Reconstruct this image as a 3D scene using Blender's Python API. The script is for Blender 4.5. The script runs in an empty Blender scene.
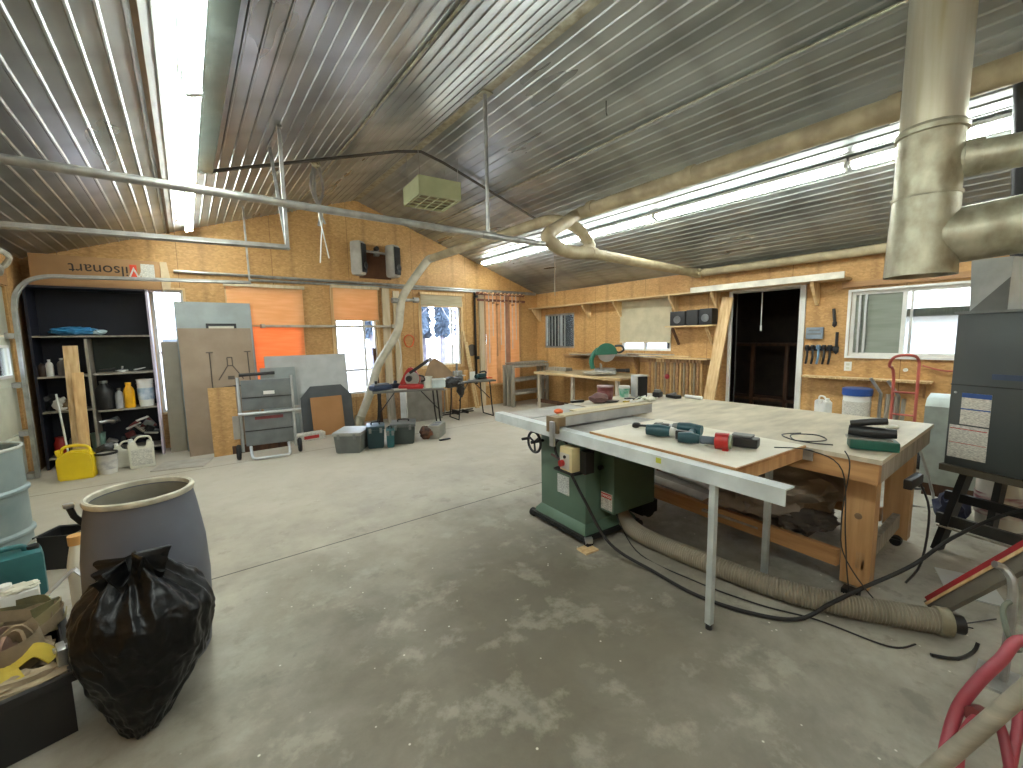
import bpy, bmesh, math, random
from mathutils import Vector, Matrix, noise
S = bpy.context.scene
C = S.collection
PI = math.pi
ORD = ['first', 'second', 'third', 'fourth', 'fifth', 'sixth', 'seventh', 'eighth', 'ninth', 'tenth', 'eleventh', 'twelfth', 'thirteenth', 'fourteenth', 'fifteenth', 'sixteenth', 'seventeenth']

# ------------------------------------------------------------------ camera
yaw, pit, rol = (math.radians(a) for a in (37.35, -6.31, -1.015))
F = Vector((math.sin(yaw)*math.cos(pit), math.cos(yaw)*math.cos(pit), math.sin(pit)))
R0 = Vector((math.cos(yaw), -math.sin(yaw), 0)); U0 = R0.cross(F)
Rr = math.cos(rol)*R0 + math.sin(rol)*U0
Uu = -math.sin(rol)*R0 + math.cos(rol)*U0
cam = bpy.data.cameras.new('camera'); camo = bpy.data.objects.new('camera', cam); C.objects.link(camo)
mw = Matrix((Rr, Uu, -F)).transposed().to_4x4(); mw.translation = Vector((0, 0, 1.54)); camo.matrix_world = mw
cam.sensor_width = 36; cam.lens = 424.0/1023*36; cam.clip_start = 0.02; cam.clip_end = 400
S.camera = camo

# ------------------------------------------------------------------ light and exposure
w = bpy.data.worlds.new('overcast_sky'); S.world = w; w.use_nodes = True
wn = w.node_tree.nodes; wl = w.node_tree.links; bg = wn['Background']
tc = wn.new('ShaderNodeTexCoord'); sx = wn.new('ShaderNodeSeparateXYZ'); rp = wn.new('ShaderNodeValToRGB')
wl.new(tc.outputs['Generated'], sx.inputs[0]); wl.new(sx.outputs['Z'], rp.inputs[0]); wl.new(rp.outputs[0], bg.inputs[0])
rp.color_ramp.elements[0].position = 0.0; rp.color_ramp.elements[0].color = (0.86, 0.90, 1.0, 1)
rp.color_ramp.elements[1].position = 0.6; rp.color_ramp.elements[1].color = (0.66, 0.78, 1.0, 1)
bg.inputs[1].default_value = 8.0
TUBE = 36.0
S.view_settings.view_transform = 'Standard'; S.view_settings.look = 'None'
S.view_settings.exposure = 1.08; S.view_settings.gamma = 1.0; S.view_settings.use_curve_mapping = False

# ------------------------------------------------------------------ materials
def lin(h):
    h = h.lstrip('#'); o = []
    for i in (0, 2, 4):
        c = int(h[i:i+2], 16)/255
        o.append(c/12.92 if c <= .04045 else ((c+.055)/1.055)**2.4)
    return (*o, 1)
MATS = {}
def mat(name, col, rough=.6, metal=0., var=.18, scale=6., bump=.0, bscale=40., col2=None, stretch=(1, 1, 1), emit=0, spec=.5, trans=0, detail=5, ramp=(.35, .65), alpha=None):
    if name in MATS: return MATS[name]
    m = bpy.data.materials.new(name); m.use_nodes = True; MATS[name] = m
    n = m.node_tree.nodes; l = m.node_tree.links; b = n['Principled BSDF']
    c = lin(col)
    b.inputs['Roughness'].default_value = rough; b.inputs['Metallic'].default_value = metal
    b.inputs['Specular IOR Level'].default_value = spec
    if trans: b.inputs['Transmission Weight'].default_value = trans
    t = n.new('ShaderNodeTexCoord'); mp = n.new('ShaderNodeMapping'); mp.inputs['Scale'].default_value = stretch
    l.new(t.outputs['Object'], mp.inputs[0])
    ns = n.new('ShaderNodeTexNoise'); ns.inputs['Scale'].default_value = scale; ns.inputs['Detail'].default_value = detail
    l.new(mp.outputs[0], ns.inputs[0])
    r = n.new('ShaderNodeValToRGB'); l.new(ns.outputs[0], r.inputs[0])
    r.color_ramp.elements[0].position = ramp[0]; r.color_ramp.elements[1].position = ramp[1]
    c2 = lin(col2) if col2 else tuple(x*(1-var) for x in c[:3])+(1,)
    hi = c if col2 else tuple(min(1, x*(1+var*.6)) for x in c[:3])+(1,)
    r.color_ramp.elements[0].color = c2; r.color_ramp.elements[1].color = hi
    l.new(r.outputs[0], b.inputs['Base Color'])
    if emit:
        l.new(r.outputs[0], b.inputs['Emission Color']); b.inputs['Emission Strength'].default_value = emit
    if bump:
        nb = n.new('ShaderNodeTexNoise'); nb.inputs['Scale'].default_value = bscale; nb.inputs['Detail'].default_value = 4
        l.new(mp.outputs[0], nb.inputs[0]); bm = n.new('ShaderNodeBump'); bm.inputs['Strength'].default_value = bump
        bm.inputs['Distance'].default_value = .02
        l.new(nb.outputs[0], bm.inputs['Height']); l.new(bm.outputs[0], b.inputs['Normal'])
    return m

def mix_rgb(n, l, fac, a, b_, mode='MIX', f=None):
    x = n.new('ShaderNodeMix'); x.data_type = 'RGBA'; x.blend_type = mode
    if f is not None: x.inputs[0].default_value = f
    else: l.new(fac, x.inputs[0])
    for s, v in ((6, a), (7, b_)):
        if isinstance(v, tuple): x.inputs[s].default_value = v
        else: l.new(v, x.inputs[s])
    return x.outputs[2]

def osb_mat(name, axis):
    """strand board: flakes + 4 ft sheet joints + vertical water stains; axis = 0 when the wall runs along x, 1 along y"""
    m = bpy.data.materials.new(name); m.use_nodes = True; n = m.node_tree.nodes; l = m.node_tree.links; b = n['Principled BSDF']
    g = n.new('ShaderNodeNewGeometry'); sp = n.new('ShaderNodeSeparateXYZ'); l.new(g.outputs['Position'], sp.inputs[0])
    vo = n.new('ShaderNodeTexVoronoi'); vo.inputs['Scale'].default_value = 30; vo.inputs['Randomness'].default_value = 1
    mp = n.new('ShaderNodeMapping'); mp.inputs['Scale'].default_value = (1.0, 1.0, 1.9)
    nz = n.new('ShaderNodeTexNoise'); nz.inputs['Scale'].default_value = 8
    l.new(g.outputs['Position'], nz.inputs[0])
    ad = mix_rgb(n, l, None, g.outputs['Position'], nz.outputs['Color'], f=.06)
    l.new(ad, mp.inputs[0]); l.new(mp.outputs[0], vo.inputs[0])
    rc = n.new('ShaderNodeValToRGB'); l.new(vo.outputs['Color'], rc.inputs[0])
    e = rc.color_ramp.elements; e[0].position = 0; e[0].color = lin('#aa8350'); e[1].position = 1; e[1].color = lin('#cba36b')
    k = e.new(.5); k.color = lin('#bb925a')
    # broad tone
    n2 = n.new('ShaderNodeTexNoise'); n2.inputs['Scale'].default_value = 1.3; n2.inputs['Detail'].default_value = 5
    l.new(g.outputs['Position'], n2.inputs[0])
    r2 = n.new('ShaderNodeValToRGB'); l.new(n2.outputs[0], r2.inputs[0])
    r2.color_ramp.elements[0].position = .3; r2.color_ramp.elements[0].color = (.80, .74, .68, 1)
    r2.color_ramp.elements[1].position = .65; r2.color_ramp.elements[1].color = (1, 1, 1, 1)
    c1 = mix_rgb(n, l, None, rc.outputs[0], r2.outputs[0], 'MULTIPLY', f=1)
    # vertical stud stains
    w_ = n.new('ShaderNodeMath'); w_.operation = 'FRACT'; dv = n.new('ShaderNodeMath'); dv.operation = 'DIVIDE'; dv.inputs[1].default_value = .61
    l.new(sp.outputs[axis], dv.inputs[0]); l.new(dv.outputs[0], w_.inputs[0])
    r3 = n.new('ShaderNodeValToRGB'); l.new(w_.outputs[0], r3.inputs[0]); e = r3.color_ramp.elements
    e[0].position = .40; e[0].color = (1, 1, 1, 1); e[1].position = .60; e[1].color = (1, 1, 1, 1); q = e.new(.5); q.color = (.56, .50, .44, 1)
    c2 = mix_rgb(n, l, n2.outputs[0], c1, r3.outputs[0], 'MULTIPLY')
    # sheet joints every 1.22 m
    dv2 = n.new('ShaderNodeMath'); dv2.operation = 'DIVIDE'; dv2.inputs[1].default_value = 1.22; fr = n.new('ShaderNodeMath'); fr.operation = 'FRACT'
    l.new(sp.outputs[axis], dv2.inputs[0]); l.new(dv2.outputs[0], fr.inputs[0])
    lt = n.new('ShaderNodeMath'); lt.operation = 'LESS_THAN'; lt.inputs[1].default_value = .006; l.new(fr.outputs[0], lt.inputs[0])
    c3 = mix_rgb(n, l, lt.outputs[0], c2, lin('#7d5a30'))
    l.new(c3, b.inputs['Base Color']); b.inputs['Roughness'].default_value = .62
    bp = n.new('ShaderNodeBump'); bp.inputs['Strength'].default_value = .15; l.new(vo.outputs['Distance'], bp.inputs['Height']); l.new(bp.outputs[0], b.inputs['Normal'])
    return m
OSB_X = osb_mat('strand_board_along_x', 0); OSB_Y = osb_mat('strand_board_along_y', 1)

def floor_mat():
    m = bpy.data.materials.new('dusty_concrete'); m.use_nodes = True; n = m.node_tree.nodes; l = m.node_tree.links; b = n['Principled BSDF']
    g = n.new('ShaderNodeNewGeometry')
    def N(s, d=6, w=0):
        x = n.new('ShaderNodeTexNoise'); x.inputs['Scale'].default_value = s; x.inputs['Detail'].default_value = d; x.inputs['Distortion'].default_value = w; x.inputs['Roughness'].default_value = .66
        l.new(g.outputs['Position'], x.inputs[0]); return x.outputs[0]
    def Rm(i, p0, p1, a, b_):
        x = n.new('ShaderNodeValToRGB'); l.new(i, x.inputs[0]); x.color_ramp.elements[0].position = p0; x.color_ramp.elements[1].position = p1
        x.color_ramp.elements[0].color = a; x.color_ramp.elements[1].color = b_; return x.outputs[0]
    c = Rm(N(1.3, 9, .1), .38, .62, lin('#817d72'), lin('#aaa598'))
    # darker brown patch round a point on the near floor, outline broken by noise
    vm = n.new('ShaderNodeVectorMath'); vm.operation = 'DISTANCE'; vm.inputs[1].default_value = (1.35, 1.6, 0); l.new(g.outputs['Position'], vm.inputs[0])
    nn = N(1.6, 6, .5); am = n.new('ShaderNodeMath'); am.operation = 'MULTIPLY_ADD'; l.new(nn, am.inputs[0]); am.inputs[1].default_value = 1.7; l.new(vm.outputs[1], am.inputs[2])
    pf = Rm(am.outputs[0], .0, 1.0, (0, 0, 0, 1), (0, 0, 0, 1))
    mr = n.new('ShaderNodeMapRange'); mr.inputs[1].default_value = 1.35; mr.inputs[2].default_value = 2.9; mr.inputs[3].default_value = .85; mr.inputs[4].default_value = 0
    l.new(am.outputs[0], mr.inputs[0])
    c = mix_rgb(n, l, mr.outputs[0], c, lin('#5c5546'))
    # sawdust dusting (light), scuffs, specks
    c = mix_rgb(n, l, Rm(N(3.4, 12, .1), .53, .62, (0, 0, 0, 1), (.42, .42, .42, 1)), c, lin('#a19e8f'))
    c = mix_rgb(n, l, Rm(N(5.5, 12, .1), .56, .64, (0, 0, 0, 1), (.45, .45, .45, 1)), c, lin('#6b665c'))
    v = n.new('ShaderNodeTexVoronoi'); v.inputs['Scale'].default_value = 9; l.new(g.outputs['Position'], v.inputs[0])
    c = mix_rgb(n, l, Rm(v.outputs['Distance'], .03, .06, (.8, .8, .8, 1), (0, 0, 0, 1)), c, lin('#d8d3c4'))
    # paler tone towards the window wall, boundary broken by noise
    sp = n.new('ShaderNodeSeparateXYZ'); l.new(g.outputs['Position'], sp.inputs[0])
    m2 = n.new('ShaderNodeMath'); m2.operation = 'MULTIPLY_ADD'; l.new(N(1.1, 7, .4), m2.inputs[0]); m2.inputs[1].default_value = 2.6; l.new(sp.outputs[1], m2.inputs[2])
    mr2 = n.new('ShaderNodeMapRange'); mr2.inputs[1].default_value = 3.4; mr2.inputs[2].default_value = 6.4; mr2.inputs[3].default_value = 0; mr2.inputs[4].default_value = .75
    l.new(m2.outputs[0], mr2.inputs[0]); c = mix_rgb(n, l, mr2.outputs[0], c, lin('#b5ac9b'))
    # saw-cut joints
    for off, ax, wd in ((3.285, 1, .007), (6.35, 1, .006)):
        sb = n.new('ShaderNodeMath'); sb.operation = 'SUBTRACT'; sb.inputs[1].default_value = off; l.new(sp.outputs[ax], sb.inputs[0])
        ab = n.new('ShaderNodeMath'); ab.operation = 'ABSOLUTE'; l.new(sb.outputs[0], ab.inputs[0])
        lt = n.new('ShaderNodeMath'); lt.operation = 'LESS_THAN'; lt.inputs[1].default_value = wd; l.new(ab.outputs[0], lt.inputs[0])
        c = mix_rgb(n, l, lt.outputs[0], c, lin('#5a564e'))
    l.new(c, b.inputs['Base Color'])
    rr = n.new('ShaderNodeMapRange'); l.new(N(2.2, 6, .5), rr.inputs[0]); rr.inputs[1].default_value = .35; rr.inputs[2].default_value = .65; rr.inputs[3].default_value = .60; rr.inputs[4].default_value = .78; b.inputs['Specular IOR Level'].default_value = .35
    l.new(rr.outputs[0], b.inputs['Roughness'])
    bp = n.new('ShaderNodeBump'); bp.inputs['Strength'].default_value = .12; bp.inputs['Distance'].default_value = .01; l.new(N(30, 4), bp.inputs['Height']); l.new(bp.outputs[0], b.inputs['Normal'])
    return m

def ceil_mat():
    m = bpy.data.materials.new('galvanised_ceiling_sheet'); m.use_nodes = True; n = m.node_tree.nodes; l = m.node_tree.links; b = n['Principled BSDF']
    g = n.new('ShaderNodeNewGeometry'); mp = n.new('ShaderNodeMapping'); mp.inputs['Scale'].default_value = (2.2, .5, 2.2); l.new(g.outputs['Position'], mp.inputs[0])
    a = n.new('ShaderNodeTexNoise'); a.inputs['Scale'].default_value = 1.0; a.inputs['Detail'].default_value = 3; l.new(mp.outputs[0], a.inputs[0])
    r = n.new('ShaderNodeValToRGB'); l.new(a.outputs[0], r.inputs[0]); r.color_ramp.elements[0].position = .36; r.color_ramp.elements[1].position = .64
    r.color_ramp.elements[0].color = lin('#868a88'); r.color_ramp.elements[1].color = lin('#aeb2b0')
    # dust bands under the purlins, every 1.22 m along the room
    sp = n.new('ShaderNodeSeparateXYZ'); l.new(g.outputs['Position'], sp.inputs[0])
    ad = n.new('ShaderNodeMath'); ad.operation = 'MULTIPLY_ADD'; l.new(a.outputs[0], ad.inputs[0]); ad.inputs[1].default_value = .25; l.new(sp.outputs[1], ad.inputs[2])
    dv = n.new('ShaderNodeMath'); dv.operation = 'DIVIDE'; dv.inputs[1].default_value = .61; l.new(ad.outputs[0], dv.inputs[0]); fr = n.new('ShaderNodeMath'); fr.operation = 'FRACT'; l.new(dv.outputs[0], fr.inputs[0])
    r3 = n.new('ShaderNodeValToRGB'); l.new(fr.outputs[0], r3.inputs[0]); e = r3.color_ramp.elements
    e[0].position = .3; e[0].color = (1, 1, 1, 1); e[1].position = .7; e[1].color = (1, 1, 1, 1); q = e.new(.5); q.color = (.70, .68, .66, 1)
    c = mix_rgb(n, l, a.outputs[0], r.outputs[0], r3.outputs[0], 'MULTIPLY')
    l.new(c, b.inputs['Base Color']); b.inputs['Metallic'].default_value = .68
    rr = n.new('ShaderNodeMapRange'); l.new(a.outputs[0], rr.inputs[0]); rr.inputs[1].default_value = .3; rr.inputs[2].default_value = .7; rr.inputs[3].default_value = .42; rr.inputs[4].default_value = .26
    l.new(rr.outputs[0], b.inputs['Roughness'])
    return m
M_FLOOR = floor_mat(); M_CEIL = ceil_mat()

def wood(name, a, b_, st=(1, 1, 14), rough=.6):
    return mat(name, a, rough, col2=b_, scale=2.2, stretch=st, ramp=(.3, .7), bump=.08, bscale=12)
W_PINE = wood('pale_pine', '#d9bd90', '#b8935f', (14, 14, 1))
W_PINE_Y = wood('pale_pine_lengthwise', '#d6bd94', '#b1925f', (14, 1, 14))
W_ORG = wood('orange_pine', '#bf986a', '#a27a4e', (12, 12, 1))
W_ORG_Y = wood('orange_pine_lengthwise', '#b3895a', '#946b42', (12, 1, 12))
W_DARK = wood('dark_stained_wood', '#5b3a22', '#3a2414', (10, 10, 1))
W_GREY = wood('weathered_grey_wood', '#a19a8c', '#7d766a', (12, 12, 1))
W_TRIM = wood('painted_cream_trim', '#cdbfa2', '#b7a685', (8, 8, 1))
W_TAN = wood('tan_rail_wood', '#a98257', '#846040', (12, 1, 12))
W_BENCH = mat('worn_bench_top', '#cabfa8', .5, col2='#a69d89', scale=3, stretch=(1, 3, 1), ramp=(.35, .7), bump=.05)
GALV = mat('galvanised_steel', '#a5a5a1', .42, .7, var=.25, scale=9)
GALVD = mat('dusty_galvanised_duct', '#b5b29c', .46, .5, col2='#8b8671', scale=11, stretch=(1, 1, .7), bump=.12, bscale=20, detail=9)
TAN = mat('dusty_tan_pvc_duct', '#b3a585', .6, .0, col2='#94866a', scale=6)
STEEL = mat('bright_steel', '#b8babb', .3, .9, var=.1)
ALU = mat('brushed_aluminium', '#bfc2c2', .38, .75, var=.12, stretch=(1, 12, 1))
CAST = mat('dusty_cast_iron_top', '#a2a09a', .5, .35, col2='#85827b', scale=5)
WHITE = mat('white_plastic', '#dcdcd6', .45, var=.08)
MELAM = mat('white_melamine', '#dedacb', .4, col2='#c8c1ae', scale=4)
CREAM = mat('cream_painted_steel', '#c9c6b4', .5, var=.1)
GREYP = mat('grey_plastic', '#6f7270', .5, var=.15)
LGREY = mat('light_grey_laminate', '#b3b5b3', .5, var=.08)
BLUEGREY = mat('blue_grey_panel', '#969e9d', .55, col2='#868d8b', scale=3)
BROWNB = mat('brown_hardboard', '#93806b', .6, col2='#84715c', scale=3)
TAUPE = mat('taupe_panel', '#8b8371', .6, var=.08)
CHAR = mat('charcoal_board', '#4c5052', .6, var=.1)
BLACK = mat('black_plastic', '#1b1b1c', .42, var=.2)
BLACKM = mat('black_painted_steel', '#1a1a1a', .45, .2, var=.2)
RUBBER = mat('black_rubber', '#1d1c1b', .75, var=.2)
BAGM = mat('black_bin_liner', '#060708', .36, var=.2, spec=.28, bump=.5, bscale=9)
DRUMG = mat('grey_blue_plastic_drum', '#5f636d', .55, col2='#53565f', scale=3)
DRUMIN = mat('dusty_drum_inside', '#8f8b7c', .8, col2='#6d695c', scale=4)
DRUMS = mat('pale_blue_steel_drum', '#8b9896', .45, .15, col2='#6f7f80', scale=3)
TEAL = mat('teal_plastic', '#235a5c', .45, var=.18)
TEAL2 = mat('tool_teal', '#0b3f48', .42, var=.15)
DTEAL = mat('dark_teal_case', '#15343a', .5, var=.15)
YEL = mat('yellow_fuel_can_plastic', '#e0c21c', .42, col2='#cfae14', scale=3)
YEL2 = mat('yellow_oil_bottle', '#e6a913', .4, var=.1)
TRANSL = mat('milky_plastic', '#d5d3c3', .5, var=.08)
RED = mat('red_tool_plastic', '#a3201c', .4, var=.15)
REDP = mat('red_painted_steel', '#a3262f', .45, .1, col2='#8a2a2f', scale=5)
REDF = mat('faded_red_tube', '#a85348', .5, .1, var=.2)
REDH = mat('red_rubber_hose', '#8c2f3b', .5, var=.2)
MAROON = mat('maroon_plastic', '#6a2c2c', .5, var=.2)
GREEN = mat('green_enamel', '#566f5f', .38, .1, col2='#4c6555', scale=3)
GREEND = mat('green_enamel_tool', '#1f5d47', .4, var=.2)
ORANGE = mat('orange_plastic', '#d25a22', .5, var=.15)
NAVY = mat('navy_painted_board', '#0a0f20', .6, var=.2)
DGREEN = mat('dark_green_painted_board', '#15211a', .6, var=.2)
BLUE = mat('blue_plastic_film', '#2f79a8', .4, var=.25, scale=12)
BLUEL = mat('blue_lid_plastic', '#2a4f94', .4, var=.1)
CARD = mat('brown_cardboard', '#a27c52', .75, col2='#94704a', scale=3)
CANVAS = mat('tan_canvas', '#8f7d62', .85, col2='#6e5e48', scale=8, bump=.2)
OLIVE = mat('olive_rope', '#6c6642', .85, col2='#4e4a30', scale=10, bump=.3)
MUSTARD = mat('mustard_cloth', '#a8922c', .8, var=.25, scale=6, bump=.15)
TARP = mat('dusty_brown_canvas_bag', '#8d8377', .85, col2='#71685e', scale=5, bump=.2)
FURN = mat('slate_painted_steel', '#474c4b', .42, .2, col2='#404545', scale=2)
PAPER = mat('printed_paper_label', '#d4d1c6', .6, col2='#a9a79e', scale=60, stretch=(1, 1, 6), ramp=(.45, .55), detail=2)
PAPERR = mat('red_label_band', '#b02c2a', .6, var=.05)
PAPERB = mat('blue_label_band', '#2e4f8f', .6, var=.05)
INK = mat('black_ink', '#2a211b', .7, var=.05)
CEMENT = mat('grey_cement_block', '#8a8880', .9, var=.15, bump=.4)
HOSEM = mat('translucent_grey_flex_hose', '#938b7b', .5, col2='#7e7767', scale=6)
HOSEW = mat('hose_wire_shadow', '#5b5447', .5, var=.1)
CREAMB = mat('beige_switch_box', '#c9bb8c', .5, var=.1)
HEATM = mat('sage_painted_steel', '#a5a882', .5, var=.08)
SPKM = mat('speaker_grille_cloth', '#1c1a19', .9, var=.3, bscale=200, bump=.3)
SPKBR = mat('speaker_mesh_dusty', '#5c3b25', .9, var=.2)
SNOW = mat('frosty_ground', '#9a8f8b', .9, col2='#7d716c', scale=.3)
BARK = mat('bare_tree_bark', '#6f6a70', .9, var=.3, scale=3)
SIDING = mat('white_siding', '#e3e3e3', .7, var=.05)
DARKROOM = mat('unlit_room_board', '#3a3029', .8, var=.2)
TUBEM = mat('fluorescent_tube', '#f3faf5', .5, var=0, emit=TUBE)
FIXM = mat('white_enamel_fixture', '#e6e8e6', .35, var=.04)

def thin_cloth(name, col, col2, tr=.5):
    m = bpy.data.materials.new(name); m.use_nodes = True; n = m.node_tree.nodes; l = m.node_tree.links
    for x in list(n):
        if x.type != 'OUTPUT_MATERIAL': n.remove(x)
    o = [x for x in n if x.type == 'OUTPUT_MATERIAL'][0]
    g = n.new('ShaderNodeTexCoord'); mp = n.new('ShaderNodeMapping'); mp.inputs['Scale'].default_value = (1, 1, 9)
    ns = n.new('ShaderNodeTexNoise'); ns.inputs['Scale'].default_value = 2.5; l.new(g.outputs['Object'], mp.inputs[0]); l.new(mp.outputs[0], ns.inputs[0])
    r = n.new('ShaderNodeValToRGB'); r.color_ramp.elements[0].color = lin(col2); r.color_ramp.elements[1].color = lin(col); r.color_ramp.elements[0].position = .35; r.color_ramp.elements[1].position = .65
    l.new(ns.outputs[0], r.inputs[0])
    d = n.new('ShaderNodeBsdfDiffuse'); t = n.new('ShaderNodeBsdfTranslucent'); x = n.new('ShaderNodeMixShader'); x.inputs[0].default_value = tr
    l.new(r.outputs[0], d.inputs[0]); l.new(r.outputs[0], t.inputs[0]); l.new(d.outputs[0], x.inputs[1]); l.new(t.outputs[0], x.inputs[2]); l.new(x.outputs[0], o.inputs[0])
    return m
SHADE = thin_cloth('orange_translucent_blind', '#f0c08e', '#e8b47e', .30)
SHADEH = thin_cloth('bright_orange_plastic_sheet', '#fab07a', '#f5a56c', .4)
BLIND = thin_cloth('beige_pleated_blind', '#b9ae95', '#a89c82', .12)
def glass_mat(name, tint=(.95, .98, 1, 1), gl=.06):
    m = bpy.data.materials.new(name); m.use_nodes = True; n = m.node_tree.nodes; l = m.node_tree.links
    for x in list(n):
        if x.type != 'OUTPUT_MATERIAL': n.remove(x)
    o = [x for x in n if x.type == 'OUTPUT_MATERIAL'][0]
    t = n.new('ShaderNodeBsdfTransparent'); t.inputs[0].default_value = tint; g = n.new('ShaderNodeBsdfGlossy'); g.inputs['Roughness'].default_value = .05
    fr = n.new('ShaderNodeFresnel'); fr.inputs[0].default_value = 1.45
    x = n.new('ShaderNodeMixShader'); l.new(fr.outputs[0], x.inputs[0]); l.new(t.outputs[0], x.inputs[1]); l.new(g.outputs[0], x.inputs[2]); l.new(x.outputs[0], o.inputs[0])
    return m
GLASS = glass_mat('window_glass'); GLASSD = glass_mat('dusty_window_glass', (.62, .65, .62, 1))

# ------------------------------------------------------------------ geometry helpers
class G:
    def __init__(s): s.b = bmesh.new()
    def box(s, c, d, rz=0, rx=0, ry=0, bev=0):
        M = Matrix.Translation(c) @ Matrix.Rotation(rz, 4, 'Z') @ Matrix.Rotation(ry, 4, 'Y') @ Matrix.Rotation(rx, 4, 'X') @ Matrix.Diagonal((*d, 1))
        if bev:
            t = bmesh.new(); bmesh.ops.create_cube(t, size=1, matrix=M)
            bmesh.ops.bevel(t, geom=list(t.edges), offset=min(bev, min(d)*.45), segments=2, affect='EDGES', profile=.6)
            me = bpy.data.meshes.new('t'); t.to_mesh(me); t.free(); s.b.from_mesh(me); bpy.data.meshes.remove(me)
        else: bmesh.ops.create_cube(s.b, size=1, matrix=M)
        return s
    def b2(s, x0, x1, y0, y1, z0, z1, bev=0):
        return s.box(((x0+x1)/2, (y0+y1)/2, (z0+z1)/2), (abs(x1-x0), abs(y1-y0), abs(z1-z0)), bev=bev)
    def beam(s, p, q, w_, h, up=(0, 0, 1), bev=0):
        p = Vector(p); q = Vector(q); y = (q-p); L = y.length; y.normalize(); u = Vector(up)
        if abs(y.dot(u)) > .98: u = Vector((1, 0, 0))
        x = y.cross(u).normalized(); z = x.cross(y)
        M = Matrix.Translation((p+q)/2) @ Matrix((x, y, z)).transposed().to_4x4() @ Matrix.Diagonal((w_, L, h, 1))
        t = bmesh.new(); bmesh.ops.create_cube(t, size=1, matrix=M)
        if bev: bmesh.ops.bevel(t, geom=list(t.edges), offset=bev, segments=2, affect='EDGES')
        me = bpy.data.meshes.new('t'); t.to_mesh(me); t.free(); s.b.from_mesh(me); bpy.data.meshes.remove(me)
        return s
    def tube(s, pts, r, seg=10, smooth=0, closed=False, caps=True):
        pts = [Vector(p) for p in pts]
        if smooth:
            n = len(pts); o = []
            rng = range(n if closed else n-1)
            for i in rng:
                if closed: a, b, c, d = pts[i-1], pts[i], pts[(i+1) % n], pts[(i+2) % n]
                else: a, b, c, d = pts[max(i-1, 0)], pts[i], pts[i+1], pts[min(i+2, n-1)]
                for k in range(smooth):
                    t = k/smooth
                    o.append(.5*((2*b)+(c-a)*t+(2*a-5*b+4*c-d)*t*t+(3*b-a-3*c+d)*t**3))
            if not closed: o.append(pts[-1])
            pts = o
        n = len(pts); rr = r if isinstance(r, (list, tuple)) else None
        T = []
        for i in range(n):
            if closed: t = pts[(i+1) % n]-pts[i-1]
            else: t = pts[min(i+1, n-1)]-pts[max(i-1, 0)]
            T.append(t.normalized())
        u = T[0].orthogonal().normalized(); rings = []
        for i in range(n):
            u = (u-T[i]*u.dot(T[i])).normalized(); v = T[i].cross(u)
            ri = (rr[min(int(i/(n-1)*(len(rr)-1)), len(rr)-2)]*(1-(i/(n-1)*(len(rr)-1)-min(int(i/(n-1)*(len(rr)-1)), len(rr)-2)))+rr[min(int(i/(n-1)*(len(rr)-1)), len(rr)-2)+1]*(i/(n-1)*(len(rr)-1)-min(int(i/(n-1)*(len(rr)-1)), len(rr)-2))) if rr else r
            rings.append([s.b.verts.new(pts[i]+ri*(math.cos(2*PI*k/seg)*u+math.sin(2*PI*k/seg)*v)) for k in range(seg)])
        for i in range(n if closed else n-1):
            A = rings[i]; B = rings[(i+1) % n]
            for k in range(seg): s.b.faces.new((A[k], A[(k+1) % seg], B[(k+1) % seg], B[k]))
        if caps and not closed:
            s.b.faces.new(rings[0][::-1]); s.b.faces.new(rings[-1])
        return s
    def cyl(s, p, q, r, seg=16, r2=None): return s.tube([p, q], [r, r if r2 is None else r2], seg)
    def lathe(s, prof, seg=24, M=None, c=(0, 0, 0), close=False):
        M = M or Matrix.Translation(c); rings = []
        for r, z in prof:
            rings.append([s.b.verts.new(M @ Vector((max(r, 1e-4)*math.cos(2*PI*k/seg), max(r, 1e-4)*math.sin(2*PI*k/seg), z))) for k in range(seg)])
        for i in range(len(rings)-1):
            for k in range(seg): s.b.faces.new((rings[i][k], rings[i][(k+1) % seg], rings[i+1][(k+1) % seg], rings[i+1][k]))
        return s
    def prism(s, pts, d, M):
        """polygon in local xy, extruded d along local z"""
        a = [s.b.verts.new(M @ Vector((x, y, 0))) for x, y in pts]; b = [s.b.verts.new(M @ Vector((x, y, d))) for x, y in pts]
        n = len(a); s.b.faces.new(a[::-1]); s.b.faces.new(b)
        for i in range(n): s.b.faces.new((a[i], a[(i+1) % n], b[(i+1) % n], b[i]))
        return s
    def blob(s, c, d, amp=.15, fr=2.5, seed=0, sub=3, rz=0, fold=0):
        t = bmesh.new(); bmesh.ops.create_icosphere(t, subdivisions=sub, radius=1)
        M = Matrix.Translation(c) @ Matrix.Rotation(rz, 4, 'Z') @ Matrix.Diagonal((*d, 1))
        for v in t.verts:
            p = v.co.copy(); o = Vector((seed*3.1, seed*1.7, seed))
            k = 1+amp*noise.noise(p*fr+o)+amp*.4*noise.noise(p*fr*2.7+o)
            if fold: k += fold*(abs(noise.noise(p*fr*1.6+o))-.2)
            v.co = M @ (p*k)
        me = bpy.data.meshes.new('t'); t.to_mesh(me); t.free(); s.b.from_mesh(me); bpy.data.meshes.remove(me)
        return s
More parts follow.
